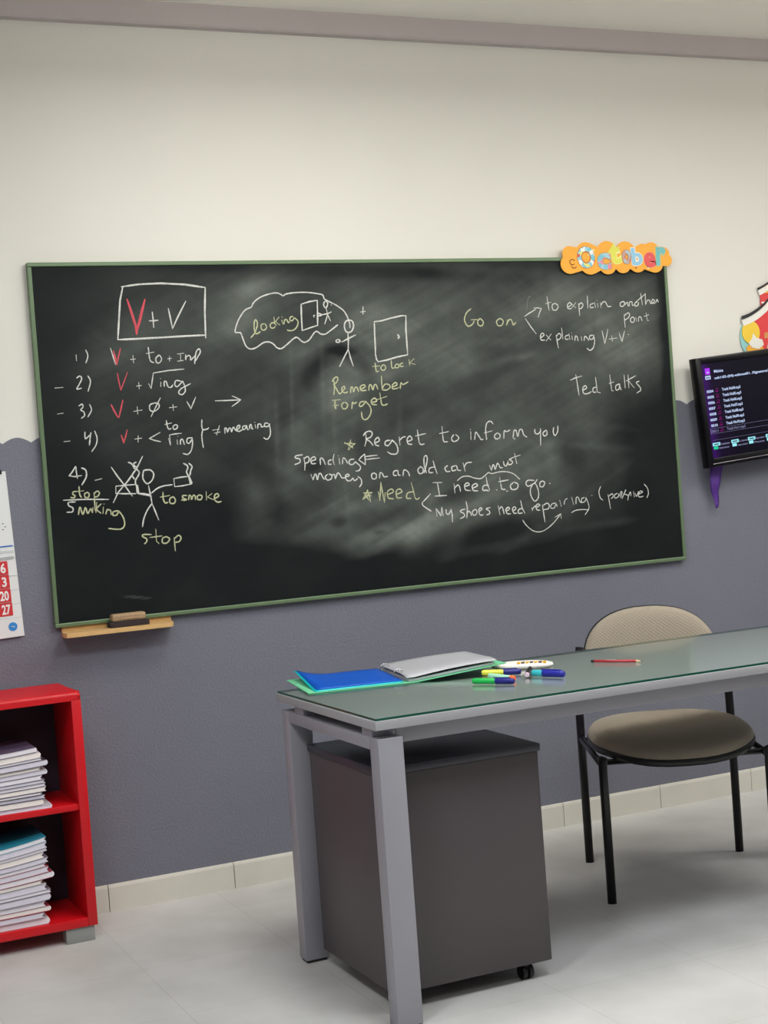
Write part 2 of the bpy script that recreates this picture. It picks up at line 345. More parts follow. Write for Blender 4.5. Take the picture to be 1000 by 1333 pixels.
 ('chalk_word','w',2.5,[[1,1851,996,1854,965,1856,946],[1,1844,970,1866,975],[0,1884,971,1871,965,1872,948,1887,947,1895,961,1883,971],[0,1933,955,1950,963,1946,972,1935,965,1936,951,1950,950],[1,1951,969,1969,952],[1,1970,971,1947,948],[1,1982,967,1983,923],[0,1981,962,1992,970,2000,963,1993,951,1981,949],[1,2021,995,2020,950],[0,2046,967,2032,963,2031,952,2045,953],[1,2050,971,2053,951],[1,2062,967,2064,952],[1,2060,978,2061,977],[1,2075,969,2076,951],[0,2077,960,2085,970,2095,972,2102,962,2107,954,2120,955],[0,2173,971,2161,966,2162,954,2174,955,2180,967,2172,972],[0,2179,958,2192,968,2194,956,2199,956,2202,968,2212,969,2213,957,2222,957],[0,2236,969,2225,964,2226,953,2238,957,2241,967],[1,2253,1000,2257,957],[1,2227,967,2273,997],[1,2273,1000,2271,958],[0,2272,959,2280,973,2291,972,2293,962,2305,963,2312,972,2304,976,2299,965,2313,961],[0,2316,963,2324,976,2328,965],[1,2174,923,2175,876],[0,2174,920,2193,929,2198,921,2189,909,2174,903],[0,2212,914,2201,907,2203,894,2216,897,2217,909,2210,913],[1,2224,911,2227,897],[0,2235,896,2237,911,2246,912,2251,898],[1,2271,927,2274,899],[1,2261,914,2282,920],[0,2274,899,2280,899]]),
 ('chalk_word','w',2.5,[[0,1811,847,1828,858,1821,865,1813,856,1815,841,1830,840],[1,1837,858,1855,839],[1,1858,861,1835,836],[1,1878,856,1884,809],[0,1878,852,1891,862,1899,853,1892,842,1881,839],[1,1903,882,1905,841],[0,1930,855,1917,851,1917,840,1930,841],[1,1932,859,1935,838],[1,1944,852,1945,838],[1,1944,863,1944,862],[0,1955,834,1959,850,1966,847,1969,832],[1,1984,848,1984,833],[0,1994,833,1999,848,2009,841,2014,833],[0,2035,852,2020,849,2019,838,2031,838,2038,851],[0,2037,850,2039,830,2032,807,2017,797,2004,805],[1,2074,866,2078,844,2082,819],[1,2082,819,2091,844,2099,871],[1,2114,848,2115,827],[1,2101,835,2137,838],[1,2147,856,2152,839,2157,824],[1,2157,824,2163,842,2171,863],[1,2185,849,2188,850]]),
 ('chalk_word','w',2.5,[[1,1924,692,1945,699,1974,705],[1,1949,711,1953,678,1957,636],[0,1975,653,1991,661,1987,669,1976,663,1976,643,1993,640,2011,647],[0,2032,662,2019,659,2018,645,2030,644],[1,2032,698,2034,669,2035,644],[0,2035,644,2048,641],[1,2094,704,2096,671,2098,646],[0,2098,646,2106,645],[1,2089,673,2110,678],[0,2131,670,2117,663,2117,648,2130,652,2133,670,2134,660,2139,647],[1,2156,702,2157,653],[1,2173,701,2173,653],[1,2163,679,2207,697],[1,2175,678,2196,653],[0,2220,676,2207,671,2220,656,2224,643,2206,633]]),
 ('chalk_star','y',2.9,[[1,1021,516,1041,514,1060,514,1032,494,1045,527,1051,499,1022,519],[1,1036,511,1050,503],[1,1039,520,1056,511],[1,1032,495,1038,494]]),
 ('chalk_word','w',2.7,[[1,1102,545,1102,521,1095,502],[0,1092,538,1103,549,1119,552,1126,543,1118,531,1101,527],[0,1101,527,1116,516,1126,503],[0,1131,510,1150,517,1146,529,1134,520,1135,505,1148,500],[0,1191,517,1175,515,1171,503,1182,499,1193,509,1199,518],[0,1199,517,1214,500,1218,481,1210,469,1191,470,1178,478],[1,1226,526,1227,498],[0,1226,514,1239,524,1250,526],[0,1256,508,1274,515,1267,527,1256,518,1258,501,1273,498],[1,1297,546,1299,519,1301,500],[0,1301,500,1309,495,1320,497],[1,1288,526,1328,532]]),
 ('chalk_word','w',2.7,[[1,1393,553,1393,524],[0,1393,524,1396,501,1411,499],[1,1381,529,1417,534],[0,1437,522,1427,511,1432,499,1448,501,1455,512,1444,522],[1,1504,529,1503,501],[1,1503,537,1504,536],[0,1517,500,1524,526,1534,513,1543,499,1552,500],[0,1595,551,1586,561,1571,556,1564,536,1564,514,1565,497],[1,1557,521,1589,527],[0,1607,518,1597,509,1602,498,1616,500,1620,511,1609,519],[0,1634,498,1638,524,1647,521,1661,526],[0,1671,497,1677,522,1686,522,1691,502,1700,524,1710,524,1716,506,1728,497],[0,1763,524,1763,510,1775,506,1788,518],[1,1786,524,1784,491,1782,465],[0,1810,518,1796,509,1799,497,1811,502,1812,515],[0,1842,526,1838,510,1844,496,1856,509,1859,530]]),
 ('chalk_word','w',2.7,[[0,866,487,843,485,840,478,854,474,855,463,836,456],[1,870,477,873,456,870,435],[0,870,474,884,480,889,471,884,461,872,458],[0,895,464,912,469,907,478,895,471,897,456,912,455],[0,928,450,929,470,938,469,946,449],[0,969,464,959,461,957,450,968,449],[1,980,482,974,463,978,447],[1,997,468,998,447],[1,994,476,995,475],[0,1008,447,1012,467,1021,461,1027,448],[0,1052,461,1036,459,1033,447,1045,443,1057,453],[0,1055,452,1073,435,1068,422,1055,420]]),
 ('chalk_arrow','w',2.7,[[1,1139,469,1114,468,1093,467],[1,1147,459,1119,458,1096,457],[1,1092,476,1078,466,1069,457],[1,1092,476,1093,465,1092,439],[1,1069,457,1081,448,1092,439]]),
 ('chalk_word','w',2.7,[[1,891,420,897,401],[0,897,401,905,419,910,416,913,401,920,419,927,420,934,405,940,400],[0,951,416,942,408,949,397,963,400,966,411,956,417],[0,965,411,975,414,978,401],[0,978,399,988,418,996,412,1002,401,1015,400],[0,1015,403,1029,406,1025,412,1016,407,1019,392,1032,389,1042,397],[0,1042,398,1048,388,1060,395],[0,1061,402,1072,391,1073,377,1064,365],[0,1124,410,1113,405,1114,391,1127,390,1130,403,1121,410],[0,1141,390,1145,408,1153,405,1158,394,1172,394],[0,1212,412,1197,410,1195,397,1207,395],[0,1212,412,1213,397,1221,395],[0,1230,392,1234,410,1242,411,1251,403,1255,389]]),
 ('chalk_word','w',2.7,[[0,1298,419,1288,409,1293,396,1306,398,1308,412,1298,420],[0,1311,397,1319,416,1327,443,1324,456,1315,449,1314,422,1320,396],[0,1351,415,1333,411,1331,397,1346,396],[1,1349,436,1354,414,1361,391],[0,1404,416,1393,409,1398,396,1413,396],[0,1436,414,1420,410,1422,397,1436,399],[0,1439,414,1443,398,1455,396],[1,1465,422,1471,392],[0,1468,407,1479,420,1500,422],[1,1569,406,1575,388],[0,1575,389,1583,407,1588,402,1591,391,1601,411,1607,405,1611,396,1621,395],[0,1626,417,1628,404,1636,400,1643,412],[0,1644,417,1645,403],[0,1662,425,1650,422,1663,413,1655,404,1645,405],[1,1673,442,1679,405],[1,1660,427,1696,435]]),
 ('chalk_word','w',2.9,[[1,1342,361,1377,359],[1,1360,358,1362,336,1365,314],[1,1347,314,1392,313],[1,1424,351,1425,319],[0,1423,335,1438,346,1445,338,1447,323],[0,1464,339,1483,343,1477,351,1465,344,1468,327,1487,323],[0,1493,330,1515,338,1509,346,1495,339,1498,323,1516,320],[0,1561,337,1540,336,1536,321,1555,320],[1,1552,367,1555,342,1563,319],[1,1606,361,1609,338],[0,1609,338,1612,320,1626,317],[1,1600,346,1641,350],[0,1660,340,1647,329,1653,315,1673,317,1678,332,1663,341]]),
 ('chalk_word','w',2.7,[[0,1746,341,1721,343,1711,334,1719,322,1745,331,1759,344],[0,1738,329,1727,308,1729,285,1742,267,1757,278,1760,300,1754,322,1745,334],[0,1781,337,1769,332,1768,318,1781,317,1788,331,1778,337],[1,1807,326,1811,325]]),
 ('chalk_dot','w',3.7,[[1,1553,318,1559,317],[1,1630,311,1635,311],[1,1590,318,1592,318],[1,1675,494,1679,494]]),
 ('chalk_brace','w',2.2,[[0,1437,361,1457,373,1482,374,1505,366,1529,362,1544,369,1562,381,1570,378,1580,377,1611,381,1642,378,1666,368,1687,349]]),
 ('chalk_star','y',2.9,[[1,1075,324,1095,354,1102,312,1077,344,1110,343,1073,323],[1,1083,339,1106,332],[1,1091,352,1098,328]]),
 ('chalk_word','y',2.7,[[1,1133,345,1137,314,1145,376],[1,1145,376,1148,344,1153,306],[1,1153,306,1158,340],[0,1167,332,1189,340,1183,350,1167,342,1169,321,1188,316],[0,1199,330,1221,338,1214,348,1200,341,1202,319,1220,318],[0,1265,335,1243,332,1238,315,1254,313],[1,1259,367,1265,340,1270,312],[0,1270,312,1277,308,1287,313]]),
 ('chalk_branch','w',2.9,[[1,1330,323,1312,308,1295,294],[0,1295,294,1298,285,1312,274,1328,263]]),
 ('chalk_word','w',2.9,[[1,1347,271,1349,244],[1,1347,271,1358,255,1364,243],[1,1364,243,1370,274],[1,1370,273,1373,243],[0,1386,264,1386,252,1394,247,1405,261],[1,1405,265,1408,244,1407,219]]),
 ('chalk_word','w',2.7,[[0,1466,286,1469,261,1464,228],[0,1460,260,1443,257,1442,252,1454,245,1455,235,1438,228],[0,1465,242,1474,252,1482,243,1483,235],[0,1498,256,1488,248,1492,236,1503,239,1506,251,1497,257],[0,1516,248,1527,255,1521,260,1514,252,1517,236,1530,234],[0,1560,258,1543,255,1554,247,1556,237,1543,233],[1,1592,262,1597,229],[0,1594,247,1604,257,1610,251,1614,231],[0,1623,240,1637,247,1632,253,1622,246,1627,231,1640,230],[0,1651,239,1663,246,1658,253,1649,247,1654,231,1665,230],[0,1689,245,1674,242,1672,229,1688,229],[1,1684,273,1689,245,1698,227],[1,1728,244,1730,234],[0,1729,239,1741,249,1745,245],[0,1745,244,1761,250,1755,256,1746,250,1748,236,1760,233],[1,1772,251,1778,190],[0,1772,247,1790,256,1800,249,1795,236,1777,234]]),
 ('chalk_word','w',2.1,[[0,1828,254,1811,251,1806,238,1820,237,1829,250,1833,240],[1,1845,263,1850,240],[0,1862,246,1867,261,1877,267],[0,1896,270,1902,243],[0,1912,244,1915,266,1923,267,1930,251,1937,247],[0,1950,265,1938,261,1937,248,1951,251,1957,265],[0,1956,263,1964,243,1965,223,1947,202],[1,1980,270,1983,270],[0,2022,300,2013,282,2017,259,2028,249],[1,2051,269,2058,215],[0,2053,261,2069,270,2073,260,2063,252],[0,2092,270,2080,265,2080,253,2094,257,2097,268],[0,2099,258,2108,274,2112,270,2104,252],[0,2110,249,2125,274,2129,279,2122,265,2137,259,2135,241],[0,2136,250,2148,271,2150,255],[1,2162,272,2164,251],[0,2168,265,2174,253,2184,270],[0,2183,259,2202,267,2193,271,2183,260,2187,249,2204,251],[0,2210,296,2224,280,2227,260,2219,244]]),
 ('chalk_arrow','w',2.0,[[0,1687,204,1701,183,1725,163,1750,156,1776,161,1809,180,1846,213],[1,1821,203,1834,209,1846,214],[1,1846,214,1846,196],[0,1890,214,1909,221,1935,222,1964,219]]),
]
# chalk dust left by wiping, plus painted haze of reflected light: centre x,z, radii (mm), angle (deg), amount
DUST_HAZE = [(1489,831,909,459.8,-3,0.24),
 (1333,384,686,319.3,7,0.176),
 (799,802,373,281.8,17,0.144),
 (2118,754,288,343.4,-3,0.128),
 (732,982,172,102.3,27,0.272),
 (737,1045,72,25.6,17,0.425),
 (646,908,114,45.7,27,0.204),
 (956,357,203,129.2,17,0.2),
 (722,349,71,88.9,-3,0.238),
 (647,253,71,55.6,-3,0.204),
 (1202,208,177,36.9,9,0.374),
 (1169,171,147,26.3,15,0.646),
 (1070,192,102,31.3,7,0.51),
 (1272,175,89,42.4,27,0.51),
 (1321,225,179,42.6,7,0.34),
 (946,229,116,25.8,7,0.306),
 (1036,300,175,31.2,7,0.272),
 (1151,304,206,36.7,2,0.238),
 (1413,258,180,21.4,12,0.204),
 (1570,313,183,108.6,17,0.204),
 (1640,418,214,164.0,-3,0.175),
 (1711,523,246,110.0,-8,0.125),
 (1759,327,124,138.1,17,0.204),
 (1829,406,50,166.8,7,0.17),
 (1051,663,73,182.3,-3,0.272),
 (977,615,52,155.3,0,0.238),
 (1130,764,176,42.0,-13,0.238),
 (922,798,145,77.5,17,0.17),
 (862,569,57,128.3,-3,0.17),
 (935,436,173,51.6,-3,0.136),
 (1618,908,368,109.5,-3,0.15),
 (1810,958,281,83.6,7,0.204),
 (2005,982,191,85.2,-33,0.272),
 (2130,895,193,114.8,17,0.204),
 (2272,991,98,72.9,-43,0.272),
 (2226,835,162,115.8,-3,0.17),
 (2185,752,258,86.4,7,0.17),
 (1888,735,282,112.0,22,0.125),
 (1483,750,272,108.0,-3,0.125),
 (1372,861,180,134.0,-3,0.125),
 (1231,944,119,106.1,-3,0.17),
 (1117,960,147,78.9,-3,0.204),
 (1653,771,123,16.4,12,0.238),
 (1732,782,77,13.8,5,0.306),
 (1612,840,92,16.4,-3,0.204),
 (398,1038,225,150.6,-3,0.075),
 (311,893,167,74.7,27,0.17),
 (378,793,196,124.7,-3,0.112),
 (238,604,83,148.2,17,0.085),
 (449,394,168,149.8,-3,0.037),
 (190,776,83,148.1,-3,0.068),
 (433,519,112,74.9,-3,0.085),
 (258,72,50,5.4,-9,0.595),
 (360,74,112,4.5,9,0.255),
 (1012,353,9,129.7,2,0.102),
 (781,574,9,153.1,-3,0.119),
 (843,673,7,179.6,-3,0.119),
 (957,719,9,155.3,-3,0.136),
 (987,563,9,155.4,-1,0.119),
 (1229,549,12,158.4,-6,0.102),
 (1438,188,36,161.2,-38,0.119),
 (1325,278,24,106.4,-28,0.17),
 (1879,236,313,14.0,27,0.102),
 (1962,453,284,14.1,-7,0.102),
 (2198,496,193,17.3,-9,0.085),
 (2071,165,191,14.2,2,0.085),
 (1552,97,213,38.0,2,0.102),
 (963,85,348,20.7,3,0.085),
 (894,447,55,28.3,-3,-0.39),
 (976,252,29,20.7,7,-0.234),
 (1129,206,21,7.9,-3,-0.26),
 (918,754,64,41.3,57,-0.364),
 (992,808,70,33.8,27,-0.364),
 (1084,792,64,31.4,-33,-0.364),
 (1128,738,35,47.2,-13,-0.26),
 (1050,832,88,20.9,-3,-0.286),
 (829,673,52,102.5,-3,-0.156),
 (742,424,57,35.6,-23,-0.156),
 (749,347,46,76.4,17,-0.182),
 (1081,505,29,78.2,-3,-0.156),
 (1448,322,90,32.2,17,-0.195),
 (1590,176,183,43.6,7,-0.182),
 (1372,675,150,106.9,-3,-0.078),
 (2019,758,64,85.1,-3,-0.104),
 (2102,558,96,114.1,-3,-0.156),
 (1911,428,63,84.0,-3,-0.13),
 (1233,602,59,79.2,-3,-0.104),
 (1539,694,121,54.2,17,-0.104),
 (1787,684,124,44.4,22,-0.104),
 (694,503,114,50.7,7,-0.104),
 (1951,1121,508,39.7,-3,-0.156),
 (932,1105,874,26.0,-3,-0.13),
 (1390,1087,60,21.6,-3,-0.065),
 (2257,378,130,289.5,-3,-0.195),
 (2360,803,39,351.8,0,-0.325),
 (1733,12,681,96.7,3,-0.325),
 (581,83,706,100.9,3,-0.286),
 (465,268,224,125.0,-3,-0.13)]

# ---------------------------------------------------------------- blackboard
BX, BZ, BW, BH = -0.3052, 0.9126, 2.375, 1.135
PANEL_Y, FRAME_Y = -0.019, -0.0235
board = thing('blackboard', 'large dark green chalkboard with a thin green frame, covered in chalk writing', 'blackboard', (BX, 0, BZ))

def board_mat():
    m = bpy.data.materials.new('dusty_green_chalkboard'); m.use_nodes = True
    nt = m.node_tree; N = nt.nodes; L = nt.links; b = N['Principled BSDF']
    a = N.new('ShaderNodeAttribute'); a.attribute_name = 'chalk_dust_haze'
    tc = N.new('ShaderNodeTexCoord')
    n1 = N.new('ShaderNodeTexNoise'); n1.inputs['Scale'].default_value = 260; n1.inputs['Detail'].default_value = 3
    L.new(tc.outputs['Object'], n1.inputs['Vector'])
    ml = N.new('ShaderNodeMath'); ml.operation = 'MULTIPLY_ADD'; ml.inputs[1].default_value = 0.5; ml.inputs[2].default_value = 0.75
    L.new(n1.outputs['Fac'], ml.inputs[0])
    f = N.new('ShaderNodeMath'); f.operation = 'MULTIPLY'; f.use_clamp = True
    L.new(a.outputs['Fac'], f.inputs[0]); L.new(ml.outputs[0], f.inputs[1])
    mx = N.new('ShaderNodeMix'); mx.data_type = 'RGBA'
    mx.inputs[6].default_value = lin((5, 10, 14)); mx.inputs[7].default_value = lin((150, 158, 150))
    L.new(f.outputs[0], mx.inputs[0]); L.new(mx.outputs[2], b.inputs['Base Color'])
    b.inputs['Roughness'].default_value = 0.6
    b.inputs['Specular IOR Level'].default_value = 0.12
    return m

def dust_haze_field(U, V):
    rng = np.random.default_rng(3)
    def lattice(X, Y):
        g = rng.random((64, 64)); xi = np.floor(X).astype(int); yi = np.floor(Y).astype(int)
        fx = X - xi; fy = Y - yi; fx = fx * fx * (3 - 2 * fx); fy = fy * fy * (3 - 2 * fy)
        a, b_, c, d = g[yi % 64, xi % 64], g[yi % 64, (xi + 1) % 64], g[(yi + 1) % 64, xi % 64], g[(yi + 1) % 64, (xi + 1) % 64]
        return a * (1 - fx) * (1 - fy) + b_ * fx * (1 - fy) + c * (1 - fx) * fy + d * fx * fy
    def fractal(ang, sx, sy, octaves=4):
        """value noise turned by ang, stretched: sx, sy are feature sizes in mm"""
        t = math.radians(ang); X = (U * math.cos(t) + V * math.sin(t)) / sx; Y = (-U * math.sin(t) + V * math.cos(t)) / sy
        s, amp, tot = 0, 1.0, 0.0
        for o_ in range(octaves):
            s = s + amp * lattice(X * 2 ** o_ + 7.3 * o_, Y * 2 ** o_ + 3.1 * o_); tot += amp; amp *= 0.55
        return s / tot
    warp = fractal(0, 300, 300)
    D = np.zeros_like(U)
    swirl = 0.35 + 1.3 * fractal(20, 230, 150)
    for (cu, cv, ru, rv, ang, am) in DUST_HAZE:
        t = math.radians(ang); du = U - cu; dv = V - cv
        p = (du * math.cos(t) + dv * math.sin(t)) / ru; q = (-du * math.sin(t) + dv * math.cos(t)) / rv
        e = p * p + q * q
        if am < 0: g = np.exp(-(e ** 1.6))
        else: g = np.exp(-e * 1.1)
        D += am * g * (swirl if am > 0 else 1.0) * DUST_HAZE_GAIN
    wipes = 0.5 * fractal(24, 420, 26) + 0.3 * fractal(-38, 380, 30) + 0.2 * fractal(86, 420, 34)
    D = np.maximum(D, 0) * (0.70 + 0.60 * np.clip((wipes - 0.28) / 0.44, 0, 1))
    D += 0.012 + 0.03 * fractal(10, 160, 120)
    return np.clip(D, 0, 0.9)
DUST_HAZE_GAIN = 0.44

nu, nv = 420, 210
bm = bm_new()
fw = 0.011
us = np.linspace(fw * 1000, BW * 1000 - fw * 1000, nu); vs = np.linspace(fw * 1000, BH * 1000 - fw * 1000, nv)
UU, VV = np.meshgrid(us, vs)
field = dust_haze_field(UU, VV)
lay = bm.verts.layers.float.new('chalk_dust_haze')
grid = []
for j in range(nv):
    row = []
    for i in range(nu):
        v = bm.verts.new((us[i] / 1000, PANEL_Y, vs[j] / 1000)); v[lay] = float(field[j, i]); row.append(v)
    grid.append(row)
for j in range(nv - 1):
    for i in range(nu - 1):
        bm.faces.new((grid[j][i], grid[j][i + 1], grid[j + 1][i + 1], grid[j + 1][i]))
# thickness behind the writing surface
rim = [grid[0][i] for i in range(nu)] + [grid[j][-1] for j in range(1, nv)] + [grid[-1][i] for i in range(nu - 2, -1, -1)] + [grid[j][0] for j in range(nv - 2, 0, -1)]
back = [bm.verts.new((v.co.x, -0.001, v.co.z)) for v in rim]
for k in range(len(rim)):
    k2 = (k + 1) % len(rim)
    bm.faces.new((rim[k], back[k], back[k2], rim[k2]))
obj('writing_panel', bm, board_mat(), board)
FRAME = mat('green_anodised_frame', (104, 126, 94), 0.35, metal=0.2, var=0.08)
def rail(lo, hi):
    bm = bm_new(); box(bm, lo, hi, 0.0025); obj('frame_rail', bm, FRAME, board)
rail((0, FRAME_Y, 0), (BW, -0.0005, 0.013)); rail((0, FRAME_Y, BH - 0.013), (BW, -0.0005, BH))
rail((0, FRAME_Y, 0.013), (0.013, -0.0005, BH - 0.013)); rail((BW - 0.013, FRAME_Y, 0.013), (BW, -0.0005, BH - 0.013))

def chalk_mat(name, rgb, dens):
    m = bpy.data.materials.new(name); m.use_nodes = True
    nt = m.node_tree; N = nt.nodes; L = nt.links; b = N['Principled BSDF']
    tc = N.new('ShaderNodeTexCoord'); nz = N.new('ShaderNodeTexNoise'); nz.inputs['Scale'].default_value = 420; nz.inputs['Detail'].default_value = 3
    L.new(tc.outputs['Object'], nz.inputs['Vector'])
    rp = N.new('ShaderNodeMapRange'); rp.inputs[1].default_value = 0.30; rp.inputs[2].default_value = 0.58
    rp.inputs[3].default_value = dens * 0.45; rp.inputs[4].default_value = dens
    L.new(nz.outputs['Fac'], rp.inputs[0])
    mx = N.new('ShaderNodeMix'); mx.data_type = 'RGBA'; mx.inputs[6].default_value = lin((60, 68, 66)); mx.inputs[7].default_value = lin(rgb)
    L.new(rp.outputs[0], mx.inputs[0]); L.new(mx.outputs[2], b.inputs['Base Color'])
    b.inputs['Roughness'].default_value = 0.9; b.inputs['Specular IOR Level'].default_value = 0.1
    return m
CHM = {'w': chalk_mat('white_chalk', (228, 228, 222), 0.95), 'y': chalk_mat('yellow_chalk', (206, 208, 168), 0.95),
       'r': chalk_mat('red_chalk', (226, 92, 104), 0.95), 'd': chalk_mat('rubbed_chalk', (150, 154, 150), 0.6)}
CHL = {'w': 'white chalk', 'y': 'yellow chalk', 'r': 'red chalk', 'd': 'faint chalk'}

def catmull(P):
    if len(P) < 3: return P
    Q = [2 * P[0] - P[1]] + P + [2 * P[-1] - P[-2]]; out = []
    for i in range(1, len(Q) - 2):
        a, b_, c, d = Q[i - 1], Q[i], Q[i + 1], Q[i + 2]
        for s in range(5):
            t = s / 5
            out.append(0.5 * ((2 * b_) + (c - a) * t + (2 * a - 5 * b_ + 4 * c - d) * t * t + (3 * b_ - a - 3 * c + d) * t ** 3))
    out.append(P[-1])
    return out

def ribbon(bm, P, hw, y):
    """a raised, flat chalk line: slightly domed ribbon with round ends"""
    n = len(P); L_, R_, M_ = [], [], []
    for i in range(n):
        t = P[min(i + 1, n - 1)] - P[max(i - 1, 0)]
        if t.length < 1e-9: t = Vector((1, 0))
        t.normalize(); nr = Vector((-t.y, t.x))
        w = hw * (0.86 + 0.28 * random.random())
        if i in (0, n - 1): w *= 0.6
        a = P[i] + nr * w; b_ = P[i] - nr * w
        L_.append(bm.verts.new((a.x, y, a.y))); R_.append(bm.verts.new((b_.x, y, b_.y)))
        M_.append(bm.verts.new((P[i].x, y - 0.0006, P[i].y)))
    for i in range(n - 1):
        bm.faces.new((L_[i], L_[i + 1], M_[i + 1], M_[i])); bm.faces.new((M_[i], M_[i + 1], R_[i + 1], R_[i]))
    t0 = (P[0] - P[1]).normalized(); t1 = (P[-1] - P[-2]).normalized()
    for (l, r, mm, p, t) in ((L_[0], R_[0], M_[0], P[0], t0), (L_[-1], R_[-1], M_[-1], P[-1], t1)):
        e = bm.verts.new((p.x + t.x * hw * 0.7, y, p.y + t.y * hw * 0.7))
        bm.faces.new((l, mm, e)); bm.faces.new((mm, r, e))

def clusters(items):
    """strokes that lie close together make one mark (a word, a sign, a drawing)"""
    n = len(items); par = list(range(n))
    def find(a):
        while par[a] != a: a = par[a]
        return a
    bb = [(min(p.x for p in q), max(p.x for p in q), min(p.y for p in q), max(p.y for p in q)) for q in items]
    for a in range(n):
        for b_ in range(a + 1, n):
            A, B = bb[a], bb[b_]
            gx = max(0, A[0] - B[1], B[0] - A[1]); gy = max(0, A[2] - B[3], B[2] - A[3])
            size = max(A[1] - A[0], A[3] - A[2], B[1] - B[0], B[3] - B[2])
            if math.hypot(gx, gy) <= max(0.017, 0.44 * size): par[find(a)] = find(b_)
    out = {}
    for a in range(n): out.setdefault(find(a), []).append(items[a])
    return list(out.values())

for name, c, hw, strokes in CHALK:
    lines_ = []
    for st in strokes:
        pts = [Vector((st[i] / 1000, st[i + 1] / 1000)) for i in range(1, len(st), 2)]
        if st[0]:
            out = []
            for a, b_ in zip(pts, pts[1:]):
                m_ = max(1, int((b_ - a).length / 0.02))
                out += [a + (b_ - a) * (s / m_) for s in range(m_)]
            pts = out + [pts[-1]]
        else: pts = catmull(pts)
        if len(pts) >= 2: lines_.append(pts)
    for group in clusters(lines_):
        bm = bm_new()
        for k, pts in enumerate(group): ribbon(bm, pts, hw / 1000 * CHALK_W, PANEL_Y - 0.0004 - 0.00004 * (k % 9))
        o = obj(name, bm, CHM[c], board)
        o['label'] = CHL[c]

# chalk ledge and eraser
bm = bm_new()
prism(bm, [(-0.283, -0.0005), (-0.292, -0.075), (-0.285, -0.088), (0.048, -0.088), (0.058, -0.076), (0.072, -0.0005)], 'z', 0.884, 0.898)
box(bm, (-0.283, -0.012, 0.898), (0.07, -0.0005, 0.9118), 0.001)
o = obj('chalk_ledge', bm, mat('varnished_pale_wood', (212, 172, 116), 0.45, var=0.14, vscale=30), smooth=True)
tag(o, 'narrow pale wooden chalk ledge under the lower left corner of the blackboard', 'ledge')
er = thing('board_eraser', 'small wooden blackboard eraser with dark felt lying on the wooden ledge', 'eraser', (-0.081, -0.05, 0.8982), (0, 0, 0.0))
bm = bm_new(); box(bm, (-0.063, -0.024, 0.0), (0.063, 0.024, 0.017), 0.003)
obj('felt_pad', bm, mat('dark_felt', (52, 42, 44), 0.95, bump=0.4, bscale=400, var=0.2), er)
bm = bm_new(); box(bm, (-0.054, -0.019, 0.017), (0.054, 0.019, 0.041), 0.006, 3)
box(bm, (-0.03, -0.0205, 0.023), (0.032, -0.0185, 0.032), 0.0008, 1, mi=1)
obj('wooden_grip', bm, [mat('worn_wood', (168, 138, 104), 0.6, var=0.2, vscale=60), mat('dark_stained_wood', (96, 72, 56), 0.7)], er, smooth=True)

# ---------------------------------------------------------------- october cut-out
ORANGE = mat('orange_printed_card', (250, 172, 48), 0.5, var=0.08, vscale=25)
oc = thing('month_sign', 'orange cloud-shaped card sign with bright letters on the top right corner of the blackboard', 'sign', (1.852, -0.0265, 2.043))
def cloud_outline():
    # lobes along an elongated cloud, metres from its middle
    top = [(-0.205, 0.020, 0.030), (-0.135, 0.026, 0.040), (-0.045, 0.030, 0.040), (0.035, 0.026, 0.042), (0.110, 0.024, 0.034), (0.150, 0.034, 0.030), (0.200, 0.016, 0.028)]
    bot = [(0.212, -0.012, 0.026), (0.160, -0.028, 0.036), (0.085, -0.026, 0.036), (0.020, -0.030, 0.034), (-0.045, -0.032, 0.036), (-0.120, -0.026, 0.042), (-0.205, -0.024, 0.040)]
    best = []
    for k in range(240):
        a = 2 * math.pi * k / 240
        d = Vector((math.cos(a), math.sin(a) * 0.30)); d.normalize()
        tmax = 0.02
        for (cx, cz, r) in top + bot + [(-.1, 0, .045), (0, 0, .045), (.1, 0, .045), (-.17, 0, .045), (.17, 0, .04)]:
            # farthest hit of the ray from the centre with the lobe
            bq = d.x * cx + d.y * cz; cq = cx * cx + cz * cz - r * r; disc = bq * bq - cq
            if disc > 0: tmax = max(tmax, bq + math.sqrt(disc))
        best.append((d.x * tmax, d.y * tmax * 0.88))
    return best
bm = bm_new(); prism(bm, cloud_outline(), 'y', 0.0, -0.003)
obj('card', bm, ORANGE, oc)
def pattern_mat(name, cols, scale):
    m = bpy.data.materials.new(name); m.use_nodes = True
    nt = m.node_tree; N = nt.nodes; L = nt.links; b = N['Principled BSDF']
    tc = N.new('ShaderNodeTexCoord'); vo = N.new('ShaderNodeTexVoronoi'); vo.inputs['Scale'].default_value = scale
    L.new(tc.outputs['Object'], vo.inputs['Vector'])
    sp = N.new('ShaderNodeSeparateColor'); L.new(vo.outputs['Color'], sp.inputs[0])
    rp = N.new('ShaderNodeValToRGB'); rp.color_ramp.interpolation = 'CONSTANT'
    rp.color_ramp.elements[0].color = lin(cols[0]); rp.color_ramp.elements[1].color = lin(cols[1]); rp.color_ramp.elements[1].position = 0.35
    for i, c in enumerate(cols[2:]):
        e = rp.color_ramp.elements.new(0.55 + 0.4 * i / max(1, len(cols) - 2)); e.color = lin(c)
    L.new(sp.outputs[0], rp.inputs[0]); L.new(rp.outputs[0], b.inputs['Base Color']); b.inputs['Roughness'].default_value = 0.5
    return m
LB = (120, 196, 214)
